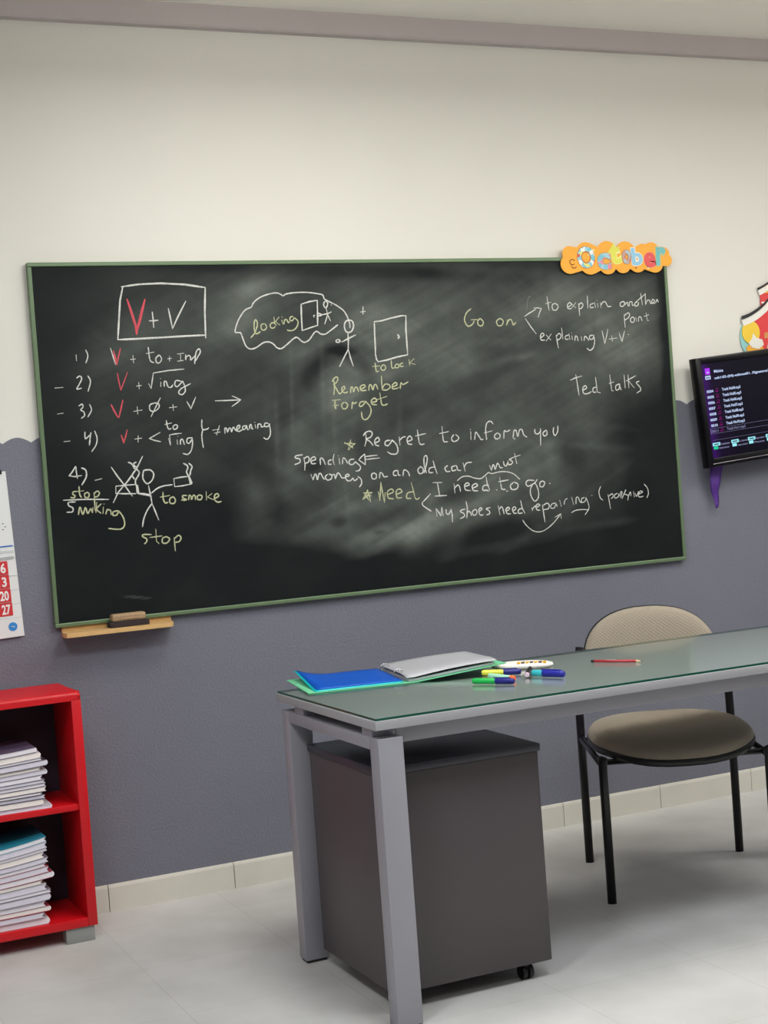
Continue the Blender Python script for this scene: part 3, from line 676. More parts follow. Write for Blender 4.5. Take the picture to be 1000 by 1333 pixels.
LET = [  # character, middle x, middle z, width, height, material, edge colour, tilt, label
    ('O', -0.137, 0.003, 0.074, 0.086, pattern_mat('patchwork_letter_print', [LB, (150, 210, 225), (226, 226, 120), (222, 90, 90), (240, 240, 235)], 75), (196, 120, 60), -0.08, 'blue patchwork letter O'),
    ('c', -0.061, -0.014, 0.058, 0.066, pattern_mat('blue_pink_letter_print', [LB, (160, 205, 220), (232, 140, 160)], 45), (205, 150, 90), -0.05, 'pale blue and pink letter c'),
    ('t', -0.013, 0.017, 0.050, 0.084, mat('lime_letter_print', (226, 224, 84), 0.5), (240, 236, 150), -0.16, 'lime letter t'),
    ('o', 0.038, 0.003, 0.040, 0.056, pattern_mat('mixed_letter_print', [(196, 160, 150), (170, 196, 200), (214, 130, 120)], 60), (190, 120, 80), 0.02, 'pinkish grey letter o'),
    ('b', 0.083, 0.004, 0.048, 0.071, mat('pale_blue_letter_print', (150, 200, 226), 0.5), (236, 240, 240), -0.06, 'pale blue letter b'),
    ('e', 0.139, -0.010, 0.049, 0.060, mat('red_letter_print', (226, 82, 84), 0.5), (240, 140, 120), 0.0, 'red letter e'),
    ('r', 0.189, 0.004, 0.043, 0.075, mat('teal_letter_print', (112, 190, 190), 0.5), (190, 200, 150), 0.05, 'teal letter r')]
def fit_letter(nm, ch_, cx, cz, w, h, y, m, tilt, bold, lab, grow):
    o = text_obj(nm, ch_, 0.1, m, oc, (cx, y, cz), (math.pi / 2, tilt, 0), 0.0004, bold, label=lab)
    xs = [v.co.x for v in o.data.vertices]; ys = [v.co.y for v in o.data.vertices]
    for v in o.data.vertices:
        v.co.x = (v.co.x - (max(xs) + min(xs)) / 2) / (max(xs) - min(xs)) * (w + grow)
        v.co.y = (v.co.y - (max(ys) + min(ys)) / 2) / (max(ys) - min(ys)) * (h + grow)
for ch_, lx, lz, lw, lh, m, ec, tilt, lab in LET:
    fit_letter('letter_edge', ch_, lx, lz * .9, lw, lh * .92, -0.0032, mat('letter_edge_%d_%d' % (ec[0], ec[1]), ec, 0.5), tilt, 0.0075, 'printed border of the ' + lab, 0.0045)
    fit_letter('letter', ch_, lx, lz * .9, lw, lh * .92, -0.0041, m, tilt, 0.0035, lab, 0.0)
bm = bm_new()
for (cx, cz, s, a) in ((-0.107, 0.027, 0.009, 0.2), (-0.040, -0.036, 0.010, 2.0), (0.130, -0.034, 0.010, 0.6), (-0.122, 0.012, 0.008, 1.0), (0.006, 0.036, 0.005, .3)):
    prism(bm, [(cx + s * math.cos(a + k * 2.09), cz + s * math.sin(a + k * 2.09)) for k in range(3)], 'y', -0.003, -0.0036)
obj('confetti', bm, mat('cream_confetti_print', (252, 240, 190), 0.5), oc)
bm = bm_new()
tube(bm, [(-0.196 + 0.011 * math.cos(t), -0.0034, -0.014 + 0.010 * math.sin(t)) for t in [0.5 + 0.5 * k for k in range(11)]], 0.0016, 6)
tube(bm, [(-0.190 + 0.011 * math.cos(t), -0.0034, -0.026 + 0.010 * math.sin(t)) for t in [3.4 + 0.35 * k for k in range(8)]], 0.0016, 6)
for (cx, cz, r) in ((0.006, 0.034, 0.0028), (0.076, -0.038, 0.0032)):
    prism(bm, [(cx + r * math.cos(k * 0.785), cz + r * math.sin(k * 0.785)) for k in range(8)], 'y', -0.003, -0.0037)
obj('swirl', bm, mat('brown_print', (126, 66, 30), 0.6), oc)

# ---------------------------------------------------------------- wall calendar
cal = thing('wall_calendar', 'white paper wall calendar with red date squares hanging left of the blackboard', 'calendar', (-0.417, -0.002, 1.41), (0, -0.035, 0))
PAPER = mat('white_calendar_paper', (226, 228, 226), 0.6, var=0.02)
bm = bm_new()
loft(bm, [[(-0.34, -0.001, 0), (0.0, -0.001, 0), (0.0, -0.0035, 0), (-0.34, -0.0035, 0)],
          [(-0.34, -0.001, -0.26), (0.0, -0.001, -0.26), (0.0, -0.005, -0.26), (-0.34, -0.005, -0.26)],
          [(-0.34, -0.004, -0.512), (0.0, -0.006, -0.510), (0.0, -0.0085, -0.510), (-0.34, -0.0065, -0.512)]])
obj('sheet', bm, PAPER, cal)
bm = bm_new(); box(bm, (-0.325, -0.009, -0.008), (-0.012, 0.0, 0.006), 0.002); obj('hanging_bar', bm, mat('black_plastic', (18, 18, 20), 0.4), cal)
bm = bm_new(); box(bm, (-0.34, -0.0062, -0.232), (-0.004, -0.0046, -0.228)); obj('rule_line', bm, mat('blue_print', (60, 110, 190), 0.6), cal)
bm = bm_new(); prism(bm, [(-0.34, -0.262), (-0.008, -0.262), (-0.002, -0.266), (-0.008, -0.271), (-0.34, -0.271)], 'y', -0.0046, -0.0070); obj('date_slider', bm, mat('grey_clear_plastic', (176, 180, 178), 0.3), cal)
bm = bm_new()
for zz in (-0.322, -0.366, -0.41, -0.452): box(bm, (-0.34, -0.0078, zz), (-0.002, -0.0046, zz + 0.001))
for zz in (-0.245, -0.25): box(bm, (-0.34, -0.0066, zz), (-0.004, -0.0046, zz + 0.0006))
obj('grid_line', bm, mat('pale_grey_print', (190, 192, 196), 0.7), cal)
RED = mat('red_print', (204, 44, 50), 0.6)
WHT = mat('white_print', (238, 236, 232), 0.6)
for i, d in enumerate(('6', '13', '20', '27')):
    z0 = -0.3155 - 0.0425 * i
    bm = bm_new(); box(bm, (-0.080, -0.0084 - 0.0001 * i, z0), (-0.027, -0.0046, z0 + 0.0405)); o = obj('date_square', bm, RED, cal); o['label'] = 'red square with the date ' + d
    text_obj('date_number', d, 0.040, WHT, o, (-0.034, -0.0088 - 0.0001 * i, z0 + 0.006), extrude=0.0002, bold=0.0012, width=0.016 if d == '6' else 0.027, align='RIGHT')
bm = bm_new(); prism(bm, [(-0.032 + 0.0135 * math.cos(k * math.pi / 12), -0.478 + 0.0135 * math.sin(k * math.pi / 12)) for k in range(24)], 'y', -0.0046, -0.0090)
o = obj('round_emblem', bm, mat('sky_blue_print', (46, 138, 210), 0.6), cal)
bm = bm_new(); tube(bm, [(-0.038 + 0.004 * k, -0.0092, -0.478 + 0.0022 * math.sin(k * 2.1)) for k in range(4)], 0.001, 6); obj('emblem_mark', bm, WHT, o)
bm = bm_new()
for (cx, cz) in ((-0.026, -0.160), (-0.020, -0.170), (-0.028, -0.178)): prism(bm, [(cx + 0.003 * math.cos(k), cz + 0.0016 * math.sin(k)) for k in range(6)], 'y', -0.003, -0.0052)
obj('picture_speck', bm, mat('dark_print', (70, 70, 74), 0.7), cal)

# ---------------------------------------------------------------- red schoolhouse cut-out on the wall, right edge of the photo
sh = thing('wall_cutout', 'red schoolhouse card cut-out on the white wall above the wall screen', 'decoration', (2.62, -0.003, 1.70))
def flat(name, pts, y0, y1, m, lab=None):
    bm = bm_new(); prism(bm, pts, 'y', y0, y1); o = obj(name, bm, m, sh)
    if lab: o['label'] = lab
    return o
HR = mat('red_card', (222, 60, 62), 0.55); HW = mat('white_card', (236, 234, 226), 0.55); HK = mat('black_card', (40, 40, 42), 0.6)
def arc(x0, z0, x1, z1, sag, n=12): return [(x0 + (x1 - x0) * k / n, z0 + (z1 - z0) * k / n - sag * 4 * (k / n) * (1 - k / n)) for k in range(n + 1)]
flat('house_front', [(-.175, -.12), (.175, -.12), (.175, .07), (.09, .14), (.09, .22), (-.114, .22), (-.114, .14), (-.175, .075)], 0, -.004, HR)
la = arc(-.213, .105, -.06, .19, .014); flat('roof_edge', la + [(p[0] + .004, p[1] + .014) for p in la[::-1]], -.004, -.0065, HK, 'black roof edge')
flat('roof_trim', [(p[0], p[1] - .002) for p in la] + [(p[0] + .008, p[1] - .024) for p in la[::-1]], -.004, -.007, HW, 'white roof trim')
ra = arc(.06, .19, .213, .105, .014); flat('roof_trim', [(p[0], p[1] - .002) for p in ra] + [(p[0] - .008, p[1] - .024) for p in ra[::-1]], -.004, -.007, HW, 'white roof trim')
ta = arc(-.126, .216, 0, .285, .006); tb = arc(0, .285, .126, .216, .006)
flat('tower_roof_edge', ta + tb[1:] + [(p[0], p[1] + .009) for p in (ta + tb[1:])[::-1]], -.004, -.0065, HK, 'black roof edge of the tower')
flat('tower_roof_trim', [(p[0], p[1] - .001) for p in ta + tb[1:]] + [(p[0] * .94, p[1] - .020) for p in (ta + tb[1:])[::-1]], -.004, -.007, HW, 'white roof trim of the tower')
flat('tower_gable', [(-.114, .216), (.114, .216), (0, .27)], -.001, -.004, HR)
flat('tower_band', [(-.112, .165), (.09, .165), (.09, .171), (-.112, .171)], -.004, -.0058, HW)
flat('bell', [(-.085 + .022 * math.cos(t), .215 + .026 * math.sin(t)) for t in [k * math.pi / 8 for k in range(9)]] + [(-.112, .205), (-.058, .205)], -.004, -.006, mat('yellow_card', (244, 204, 62), 0.55))
ell = lambda cx, cz, rx, rz, a0=0, a1=2 * math.pi, n=22: [(cx + rx * math.cos(a0 + (a1 - a0) * k / n), cz + rz * math.sin(a0 + (a1 - a0) * k / n)) for k in range(n)]
flat('child_back', ell(-.190, .035, .032, .058), .0, -.003, mat('pale_teal_card', (150, 206, 204), 0.55), 'pale teal shape behind the child figure')
flat('child_hair', ell(-.172, .055, .042, .045), -.004, -.0065, mat('yellow_card', (244, 204, 62), 0.55), 'yellow hair of the child figure')
flat('child_shirt', ell(-.158, -.008, .040, .020), -.004, -.0064, mat('amber_card', (240, 172, 52), 0.55), 'amber shirt of the child figure')
flat('child_paper', [(-.188, .012), (-.168, .034), (-.164, .052), (-.150, .034), (-.122, .026), (-.116, .006), (-.140, -.010), (-.172, -.004)], -.0066, -.008, HW, 'white paper held by the child figure')
flat('child_bench', [(-.170, -.055), (-.115, -.055), (-.118, -.010), (-.160, -.022)], -.0066, -.0076, mat('pale_grey_card', (206, 206, 196), 0.55))
flat('bush', ell(-.182, -.052, .024, .030), -.004, -.0068, mat('green_card', (66, 150, 82), 0.55), 'green bush')
flat('door', [(-.098, -.12), (-.02, -.12), (-.02, .0), (-.03, .022), (-.085, .022), (-.098, 0)], -.004, -.006, HW)
flat('door_panel', [(-.088, -.12), (-.03, -.12), (-.03, .008), (-.088, .008)], -.006, -.007, mat('blue_card', (56, 120, 190), 0.55), 'blue door')
flat('door_sign', [(-.110, .030), (-.03, .034), (-.03, .058), (-.108, .052)], -.004, -.006, mat('tan_card', (216, 150, 84), 0.55))

# ---------------------------------------------------------------- wall screen
tv = thing('wall_television', 'black flat wall screen showing a dark music track list, slightly crooked, right of the blackboard', 'television', (2.120, -0.082, 1.658), (0, -0.078, 0))
TW, TH = 0.72, 0.412
PLAS = mat('glossy_black_plastic', (10, 8, 13), 0.3, var=0.02, spec=0.25)
bm = bm_new()
bz = 0.026
box(bm, (0, 0, -TH), (TW, 0.034, 0), 0.004)
obj('casing', bm, PLAS, tv, smooth=True)
bm = bm_new()
for lo, hi in (((0.002, -0.006, -TH + .002), (bz, 0, -.002)), ((TW - bz, -0.006, -TH + .002), (TW - .002, 0, -.002)), ((bz, -0.006, -bz), (TW - bz, 0, -.002)), ((bz, -0.006, -TH + .002), (TW - bz, 0, -TH + bz + .008))):
    box(bm, lo, hi, 0.002)
obj('bezel', bm, PLAS, tv, smooth=True)
bm = bm_new(); box(bm, (0.02, -0.0075, -TH + 0.012), (TW - 0.02, -0.0055, -TH + 0.015), 0.0006)
o = obj('trim_strip', bm, mat('silver_trim', (170, 165, 170), 0.25, metal=0.8), tv); o['label'] = 'thin silver strip along the lower edge'
def screen_mat():
    m = bpy.data.materials.new('lit_dark_screen'); m.use_nodes = True
    nt = m.node_tree; N = nt.nodes; L = nt.links; b = N['Principled BSDF']
    tc = N.new('ShaderNodeTexCoord'); sp = N.new('ShaderNodeSeparateXYZ'); L.new(tc.outputs['Object'], sp.inputs[0])
    rp = N.new('ShaderNodeValToRGB'); e = rp.color_ramp.elements
    e[0].position = 0.0; e[0].color = lin((66, 16, 112)); e[1].position = 1.0; e[1].color = lin((8, 5, 24))
    k = e.new(0.10); k.color = lin((24, 8, 44)); k2 = e.new(0.35); k2.color = lin((10, 6, 26))
    mr = N.new('ShaderNodeMapRange'); mr.inputs[1].default_value = 0.03; mr.inputs[2].default_value = 0.40
    L.new(sp.outputs['X'], mr.inputs[0]); L.new(mr.outputs[0], rp.inputs[0])
    b.inputs['Base Color'].default_value = lin((6, 5, 10)); b.inputs['Roughness'].default_value = 0.35; b.inputs['Specular IOR Level'].default_value = 0.12
    L.new(rp.outputs[0], b.inputs['Emission Color']); b.inputs['Emission Strength'].default_value = 0.55
    return m
bm = bm_new(); box(bm, (bz - .001, -0.003, -TH + bz + .006), (TW - bz + .001, 0.001, -bz + .001)); scr = obj('screen', bm, screen_mat(), tv)
TXT = emit('lit_pale_text', (196, 214, 250), 0.9); TXD = emit('lit_dim_text', (150, 150, 190), 0.55); NOTE = emit('lit_magenta_icon', (150, 30, 130), 0.6)
CY = emit('lit_cyan_icon', (150, 226, 236), 0.95); PUR = emit('lit_purple_icon', (170, 60, 235), 0.95); GRN = emit('lit_green_icon', (40, 200, 150), 0.9)
sy = -0.0034
def stext(s, x, z, size, m, w=None, nm='screen_text'): return text_obj(nm, s, size, m, scr, (x, sy, z), extrude=0.0001, bold=0.0003, width=w)
def srect(x0, z0, x1, z1, m, nm='screen_icon', y=None):
    bm = bm_new(); box(bm, (x0, (y or sy) - .0002, z0), (x1, (y or sy), z1)); return obj(nm, bm, m, scr)
srect(0.040, -0.066, 0.062, -0.042, PUR); srect(0.047, -0.060, 0.056, -0.056, TXT, y=sy - .0003)
srect(0.038, -0.084, 0.062, -0.070, TXT); srect(0.043, -0.081, 0.048, -0.074, mat('screen_dark_mark', (20, 20, 40), 0.5), y=sy - .0003); srect(0.052, -0.081, 0.057, -0.074, mat('screen_dark_mark', (20, 20, 40), 0.5), y=sy - .0003)
stext('Música', 0.080, -0.062, 0.015, TXT, 0.042)
stext('usb1:02-(04)-edimesi01. /Signature/', 0.079, -0.086, 0.0125, TXT, 0.250)
for i in range(8):
    z = -0.1335 - 0.0213 * i
    mm = TXD if i == 7 else TXT
    n = i + 4
    stext('%04d' % n, 0.036, z, 0.0138, mm, 0.030)
    stext('Track No%02d.mp3' % n, 0.106, z + .001, 0.0145, mm, 0.086)
    bm = bm_new()
    for dx in (0, 0.008): prism(bm, ell(0.077 + dx, z + .002, .003, .0022, n=8), 'y', sy, sy - .0003)
    for dx in (0.0022, 0.0102): box(bm, (0.077 + dx, sy - .0003, z + .002), (0.078 + dx, sy, z + .012))
    box(bm, (0.0792, sy - .0003, z + .0105), (0.0882, sy, z + .0125))
    obj('note_icon', bm, NOTE, scr)
zb = -0.2875
bm = bm_new()
for lo, hi in (((0.031, zb), (0.68, zb + .0009)), ((0.031, zb + .0195), (0.68, zb + .0204)), ((0.031, zb), (0.0335, zb + .020))):
    box(bm, (lo[0], sy - .0002, lo[1]), (hi[0], sy, hi[1]))
obj('highlight_box', bm, TXD, scr)
srect(0.036, -0.3120, 0.68, -0.3112, TXD, 'divider_line')
for ix, (x, s1, s2) in enumerate(((0.032, 'Desplazarse', 'Seleccionar'), (0.118, 'Lista', 'reproducir'), (0.196, 'Reproducir', 'Pausa'), (0.280, 'Opciones', 'Menu'))):
    srect(x, -0.333, x + .034, -0.321, CY); srect(x + .003, -0.346, x + .023, -0.335, GRN if ix == 0 else CY)
    srect(x + .006, -0.329, x + .028, -0.325, mat('screen_dark_mark', (20, 20, 40), 0.5), y=sy - .0003)
    stext(s1, x + .036, -0.332, 0.009, TXD, 0.042); stext(s2, x + .027, -0.346, 0.009, TXD, 0.048)
bm = bm_new(); box(bm, (0.24, 0.034, -0.30), (0.48, 0.070, -0.10), 0.003); box(bm, (0.30, 0.060, -0.28), (0.42, 0.0785, -0.12), 0.002)
obj('wall_bracket', bm, mat('black_plastic', (18, 18, 20), 0.4), tv)

# purple streamer hanging from behind the screen
bm = bm_new()
rings = []
for k in range(15):
    s = k / 14; z = 1.31 - 0.215 * s
    w = 0.030 * (1 - s) ** 0.8 + 0.005
    cx = 2.232 - 0.020 * s + 0.006 * math.sin(s * 9); cy = -0.030 - 0.004 * math.sin(s * 14)
    ring = []
    for q in range(12):
        a = 2 * math.pi * q / 12; rr = 1 + 0.28 * math.sin(3 * a + s * 7)
        ring.append((cx + w * rr * math.cos(a), cy + 0.010 * (1.05 - s) * rr * math.sin(a), z))
    rings.append(ring)
loft(bm, rings)
o = obj('paper_streamer', bm, mat('purple_crepe', (78, 36, 128), 0.6, bump=0.5, bscale=90, var=0.3, vscale=40), smooth='all')
tag(o, 'crumpled purple streamer tapering to a point, hanging from behind the wall screen', 'streamer')

# ---------------------------------------------------------------- red bookcase
SX, SY0, SZ0, SZ1 = -0.302, -0.280, 0.045, 0.742
sc = thing('bookcase', 'low red open bookcase with two shelves of booklets against the wall', 'bookcase', (SX, SY0, 0))
RL = mat('red_lacquer', (204, 12, 24), 0.42, var=0.05)
SWD, SDP = 0.82, 0.262
pt = 0.029
def part(name, lo, hi, m, par, bev=0.002, lab=None):
    bm = bm_new(); box(bm, lo, hi, bev); o = obj(name, bm, m, par, smooth=True)
    if lab: o['label'] = lab
    return o
bm = bm_new(); rr = 0.012
prism(bm, [(0, 0)] and [(SDP, SZ1 - 0.026), (SDP, SZ1)] + [(rr - rr * math.sin(k * math.pi / 12), SZ1 - rr + rr * math.cos(k * math.pi / 12)) for k in range(7)] + [(0, SZ1 - 0.026)], 'x', -SWD, 0.0)
bmesh.ops.bevel(bm, geom=[e for e in bm.edges if all(abs(v.co.x) < 1e-6 for v in e.verts) and max(v.co.z for v in e.verts) > SZ1 - 0.013], offset=0.008, segments=3, affect='EDGES')
obj('top_panel', bm, RL, sc, smooth=True)
part('side_panel', (-pt, 0, SZ0), (0, SDP, SZ1 - 0.026), RL, sc); part('side_panel', (-SWD, 0, SZ0), (-SWD + pt, SDP, SZ1 - 0.026), RL, sc)
part('bottom_panel', (-SWD + pt, 0, SZ0), (-pt, SDP, SZ0 + 0.026), RL, sc)
part('shelf', (-SWD + pt, 0.004, 0.391), (-pt, SDP - 0.005, 0.410), RL, sc)
part('back_panel', (-SWD + pt, SDP - 0.006, SZ0 + 0.026), (-pt, SDP, SZ1 - 0.026), mat('dark_hardboard', (44, 36, 46), 0.6), sc, 0.0005, 'dark back board')
GF = mat('grey_plastic_foot', (150, 152, 148), 0.5)
for fx, fy in ((-0.095, 0.006), (-SWD + 0.01, 0.006), (-0.095, SDP - 0.07), (-SWD + 0.01, SDP - 0.07)):
    part('foot', (fx, fy, 0), (fx + 0.085, fy + 0.06, SZ0), GF, sc, 0.002, 'grey foot')

# ---------------------------------------------------------------- booklets
ORD = ['topmost', 'second', 'third', 'fourth', 'fifth', 'sixth', 'seventh', 'eighth', 'ninth', 'tenth', 'eleventh', 'twelfth', 'thirteenth', 'fourteenth', 'fifteenth', 'lowest']
PAGES = [mat('booklet_pages_a', (236, 230, 236), 0.8, var=0.06, vscale=60), mat('booklet_pages_b', (222, 216, 228), 0.8, var=0.06, vscale=60), mat('booklet_pages_c', (244, 234, 228), 0.8, var=0.06, vscale=60)]
COV = {'g': mat('grey_cover', (120, 112, 128), 0.5), 'p': mat('violet_grey_cover', (92, 80, 104), 0.5), 'w': mat('white_cover', (206, 202, 208), 0.5), 'r': mat('red_cover', (150, 50, 66), 0.5), 't': mat('teal_cover', (40, 140, 165), 0.4), 'd': mat('dark_cover', (58, 52, 66), 0.5)}
XA, XB = -0.72, -0.40
def booklet(zb, th, xr, length, y0, depth, round_end, l0, l1, cov, pg, lab, group):
    """a thin booklet sagging towards its left: l0 and l1 are how far its underside and top rise at the right"""
    t = thing('booklet', lab, 'booklet', (xr, y0, zb), group=group)
    n = 10
    lo_, hi_ = [], []
    ct = 0.0009
    for k in range(n + 1):
        x = -length + length * k / n
        s = min(1.15, max(0.0, (xr + x - XA) / (XB - XA)))
        lo_.append((x, l0 * s * s)); hi_.append((x, l1 * s * s + th))
    P = [(p[0], p[1] + ct) for p in lo_]
    zc = (lo_[-1][1] + hi_[-1][1]) / 2; h = (hi_[-1][1] - lo_[-1][1]) / 2 - ct
    if round_end: end = [(h * 0.9 * math.cos(a) - 0.002, zc + h * math.sin(a)) for a in [-math.pi / 2 + math.pi * k / 6 for k in range(1, 6)]]
    else: end = [(-0.007, zc - h * 0.35), (-0.001, zc + h * 0.55)]
    P += end + [(p[0], p[1] - ct) for p in hi_[::-1]]
    bm = bm_new(); prism(bm, P, 'y', 0.0015, depth - 0.001); obj('page_block', bm, PAGES[pg], t)
    for part_name, pts in (('back_cover', lo_ + [(p[0], p[1] + ct) for p in lo_[::-1]]), ('front_cover', [(p[0], p[1] - ct) for p in hi_] + hi_[::-1])):
        bm = bm_new(); prism(bm, pts, 'y', 0, depth); obj(part_name, bm, COV[cov], t)
    return t
def stack(z0, ztop, rights, covers, rounds, lift_max, where, group, pages):
    n = len(rights); ths = [1.0 + 0.3 * math.sin(i * 2.3) + (0.35 if rounds[i] == '1' else 0) for i in range(n)]
    tot = sum(ths); z = z0 + 0.0003; H = ztop - z0 - lift_max; run = 0.0
    for j in range(n - 1, -1, -1):           # build from the bottom up
        th = ths[j] / tot * H
        l0 = lift_max * run / tot; run += ths[j]; l1 = lift_max * run / tot
        lab = '%s booklet in the stack on the %s of the red bookcase' % (('lowest' if j == n - 1 else ORD[j] + (' from top' if j else '')), where)
        if covers[j] == 't': lab = 'teal-covered ' + lab
        booklet(z, th - 0.0003, rights[j], 0.235 + 0.006 * random.random(), SY0 + 0.008 + 0.006 * random.random(), 0.20 + 0.006 * random.random(), rounds[j] == '1', l0, l1 - 0.0001, covers[j], pages[j % len(pages)], lab, group)
        z += th
up_r = [435, 470, 495, 540, 492, 548, 502, 530, 540, 545, 508, 540, 505, 600]
lo_r = [465, 470, 475, 448, 485, 465, 492, 526, 442, 475, 512, 495, 468, 505, 458, 492]
def rx(px, py): return -0.33 + (px - (93 + (py - 909) * 0.079)) * 0.00247
stack(0.410, 0.598, [rx(u / 8.333, 975 + 6 * i) for i, u in enumerate(up_r)], 'pwwdgwggwpddgw', '11010100000011', 0.016, 'upper shelf', 'booklets on the upper shelf', [0, 2, 0, 1, 2, 1, 0, 1])
stack(0.0715, 0.336, [rx(u / 7.143, 1090 + 7 * i) for i, u in enumerate(lo_r)], 'twgwgwrrdwggwrrw', '0000000100010101', 0.034, 'bottom shelf', 'booklets on the bottom shelf', [0, 1, 0, 2, 1])

# ---------------------------------------------------------------- desk
DX, DY, DD, DL = 0.1170, -1.482, 0.666, 1.80
desk = thing('teacher_desk', 'long silver-grey teacher desk with a green glass top and square metal legs', 'desk', (DX, DY, 0))
SILVER = mat('silver_painted_steel', (158, 157, 164), 0.42, metal=0.15, var=0.02, bump=0.02, bscale=500)
LAM = mat('grey_laminate', (164, 163, 166), 0.5, var=0.03)
part('tabletop', (0, 0, 0.7150), (DL, DD, 0.7375), LAM, desk, 0.0012)
def glass_mats():
    m = bpy.data.materials.new('green_tinted_glass'); m.use_nodes = True
    nt = m.node_tree; N = nt.nodes; L = nt.links; N.remove(N['Principled BSDF'])
    tr = N.new('ShaderNodeBsdfTransparent'); tr.inputs[0].default_value = (0.86, 0.95, 0.90, 1)
    gl = N.new('ShaderNodeBsdfGlossy'); gl.inputs['Roughness'].default_value = 0.14; gl.inputs[0].default_value = (1, 1, 1, 1)
    fr = N.new('ShaderNodeFresnel'); fr.inputs[0].default_value = 1.5
    nz = N.new('ShaderNodeTexNoise'); nz.inputs['Scale'].default_value = 6; nz.inputs['Detail'].default_value = 2
    tc = N.new('ShaderNodeTexCoord'); L.new(tc.outputs['Object'], nz.inputs['Vector'])
    bp = N.new('ShaderNodeBump'); bp.inputs['Strength'].default_value = 0.02; bp.inputs['Distance'].default_value = 0.002
    L.new(nz.outputs['Fac'], bp.inputs['Height']); L.new(bp.outputs['Normal'], gl.inputs['Normal'])
    mx = N.new('ShaderNodeMixShader'); L.new(fr.outputs[0], mx.inputs[0]); L.new(tr.outputs[0], mx.inputs[1]); L.new(gl.outputs[0], mx.inputs[2])
    L.new(mx.outputs[0], N['Material Output'].inputs[0])
    return m
bm = bm_new()
box(bm, (0.003, 0.003, 0.7377), (DL - 0.003, DD - 0.003, 0.7435))
for f in bm.faces: f.material_index = 0 if abs(f.normal.z) > 0.5 else 1
bmesh.ops.delete(bm, geom=[f for f in bm.faces if f.calc_center_median().z < 0.7380], context='FACES_ONLY')
o = obj('glass_sheet', bm, [glass_mats(), mat('dark_green_glass_edge', (26, 82, 66), 0.15)], desk); o['label'] = 'green-tinted glass sheet'
def leg_frame(x0):
    LW, LDp, top, bar = 0.066, 0.050, 0.6930, 0.030
    for y0 in (0.006, DD - 0.006 - LDp - 0.012):
        fh = 0.002 if y0 < 0.1 else 0.008
        part('leg', (x0, y0, fh), (x0 + LW, y0 + LDp, top), SILVER, desk, 0.0015)
        part('foot', (x0 + 0.004, y0 + 0.004, 0.0), (x0 + LW - 0.004, y0 + LDp - 0.004, fh), mat('black_plastic', (18, 18, 20), 0.4), desk, 0.001, 'black foot')
    part('crossbar', (x0, 0.0565, top - bar), (x0 + LW, DD - 0.0685, top), SILVER, desk, 0.0012)
    for y0 in (0.05, 0.50):
        part('spacer', (x0 + 0.005, y0, top), (x0 + LW - 0.005, y0 + 0.06, 0.7150), SILVER, desk, 0.001)
leg_frame(0.006); leg_frame(DL - 0.072)
part('rail', (0.072, 0.085, 0.664), (DL - 0.072, 0.115, 0.7149), SILVER, desk, 0.001)
part('rail', (0.072, 0.520, 0.670), (DL - 0.072, 0.550, 0.7149), SILVER, desk, 0.001)
bm = bm_new(); box(bm, (0.0, 0.0, 0.0), (0.022, 0.0012, 0.040), 0.0003); obj('bracket_plate', bm, SILVER, desk, loc=(0.090, 0.0835, 0.668))

# ---------------------------------------------------------------- drawer pedestal under the desk
ped = thing('drawer_pedestal', 'dark grey drawer pedestal on castors standing under the left end of the desk', 'cabinet', (0.161, -1.376, 0))
PW, PD = 0.450, 0.455
BODY = mat('dark_taupe_steel', (78, 72, 74), 0.45, var=0.03); PTOP = mat('charcoal_top', (50, 50, 58), 0.35, var=0.04)
part('body', (0.0, 0.004, 0.045), (PW, PD, 0.585), BODY, ped, 0.0015)
part('back_panel', (0.0012, 0.0, 0.046), (PW - 0.010, 0.0042, 0.584), BODY, ped, 0.0008)
part('top_panel', (-0.004, -0.004, 0.585), (PW + 0.004, PD + 0.004, 0.604), PTOP, ped, 0.0015, 'darker charcoal top')
for cx, cy in ((0.372, 0.035), (0.05, 0.035), (0.372, PD - 0.06), (0.05, PD - 0.06)):
    bm = bm_new()
    tube(bm, [(cx, cy, 0.019), (cx + 0.012, cy, 0.019)], 0.019, 16); tube(bm, [(cx + 0.018, cy, 0.019), (cx + 0.030, cy, 0.019)], 0.019, 16)
    box(bm, (cx + 0.006, cy - 0.010, 0.026), (cx + 0.024, cy + 0.014, 0.045), 0.001); tube(bm, [(cx + .001, cy, 0.019), (cx + .029, cy, 0.019)], 0.004, 8)
    o = obj('castor', bm, mat('black_plastic', (18, 18, 20), 0.4), ped); o['label'] = 'black castor'

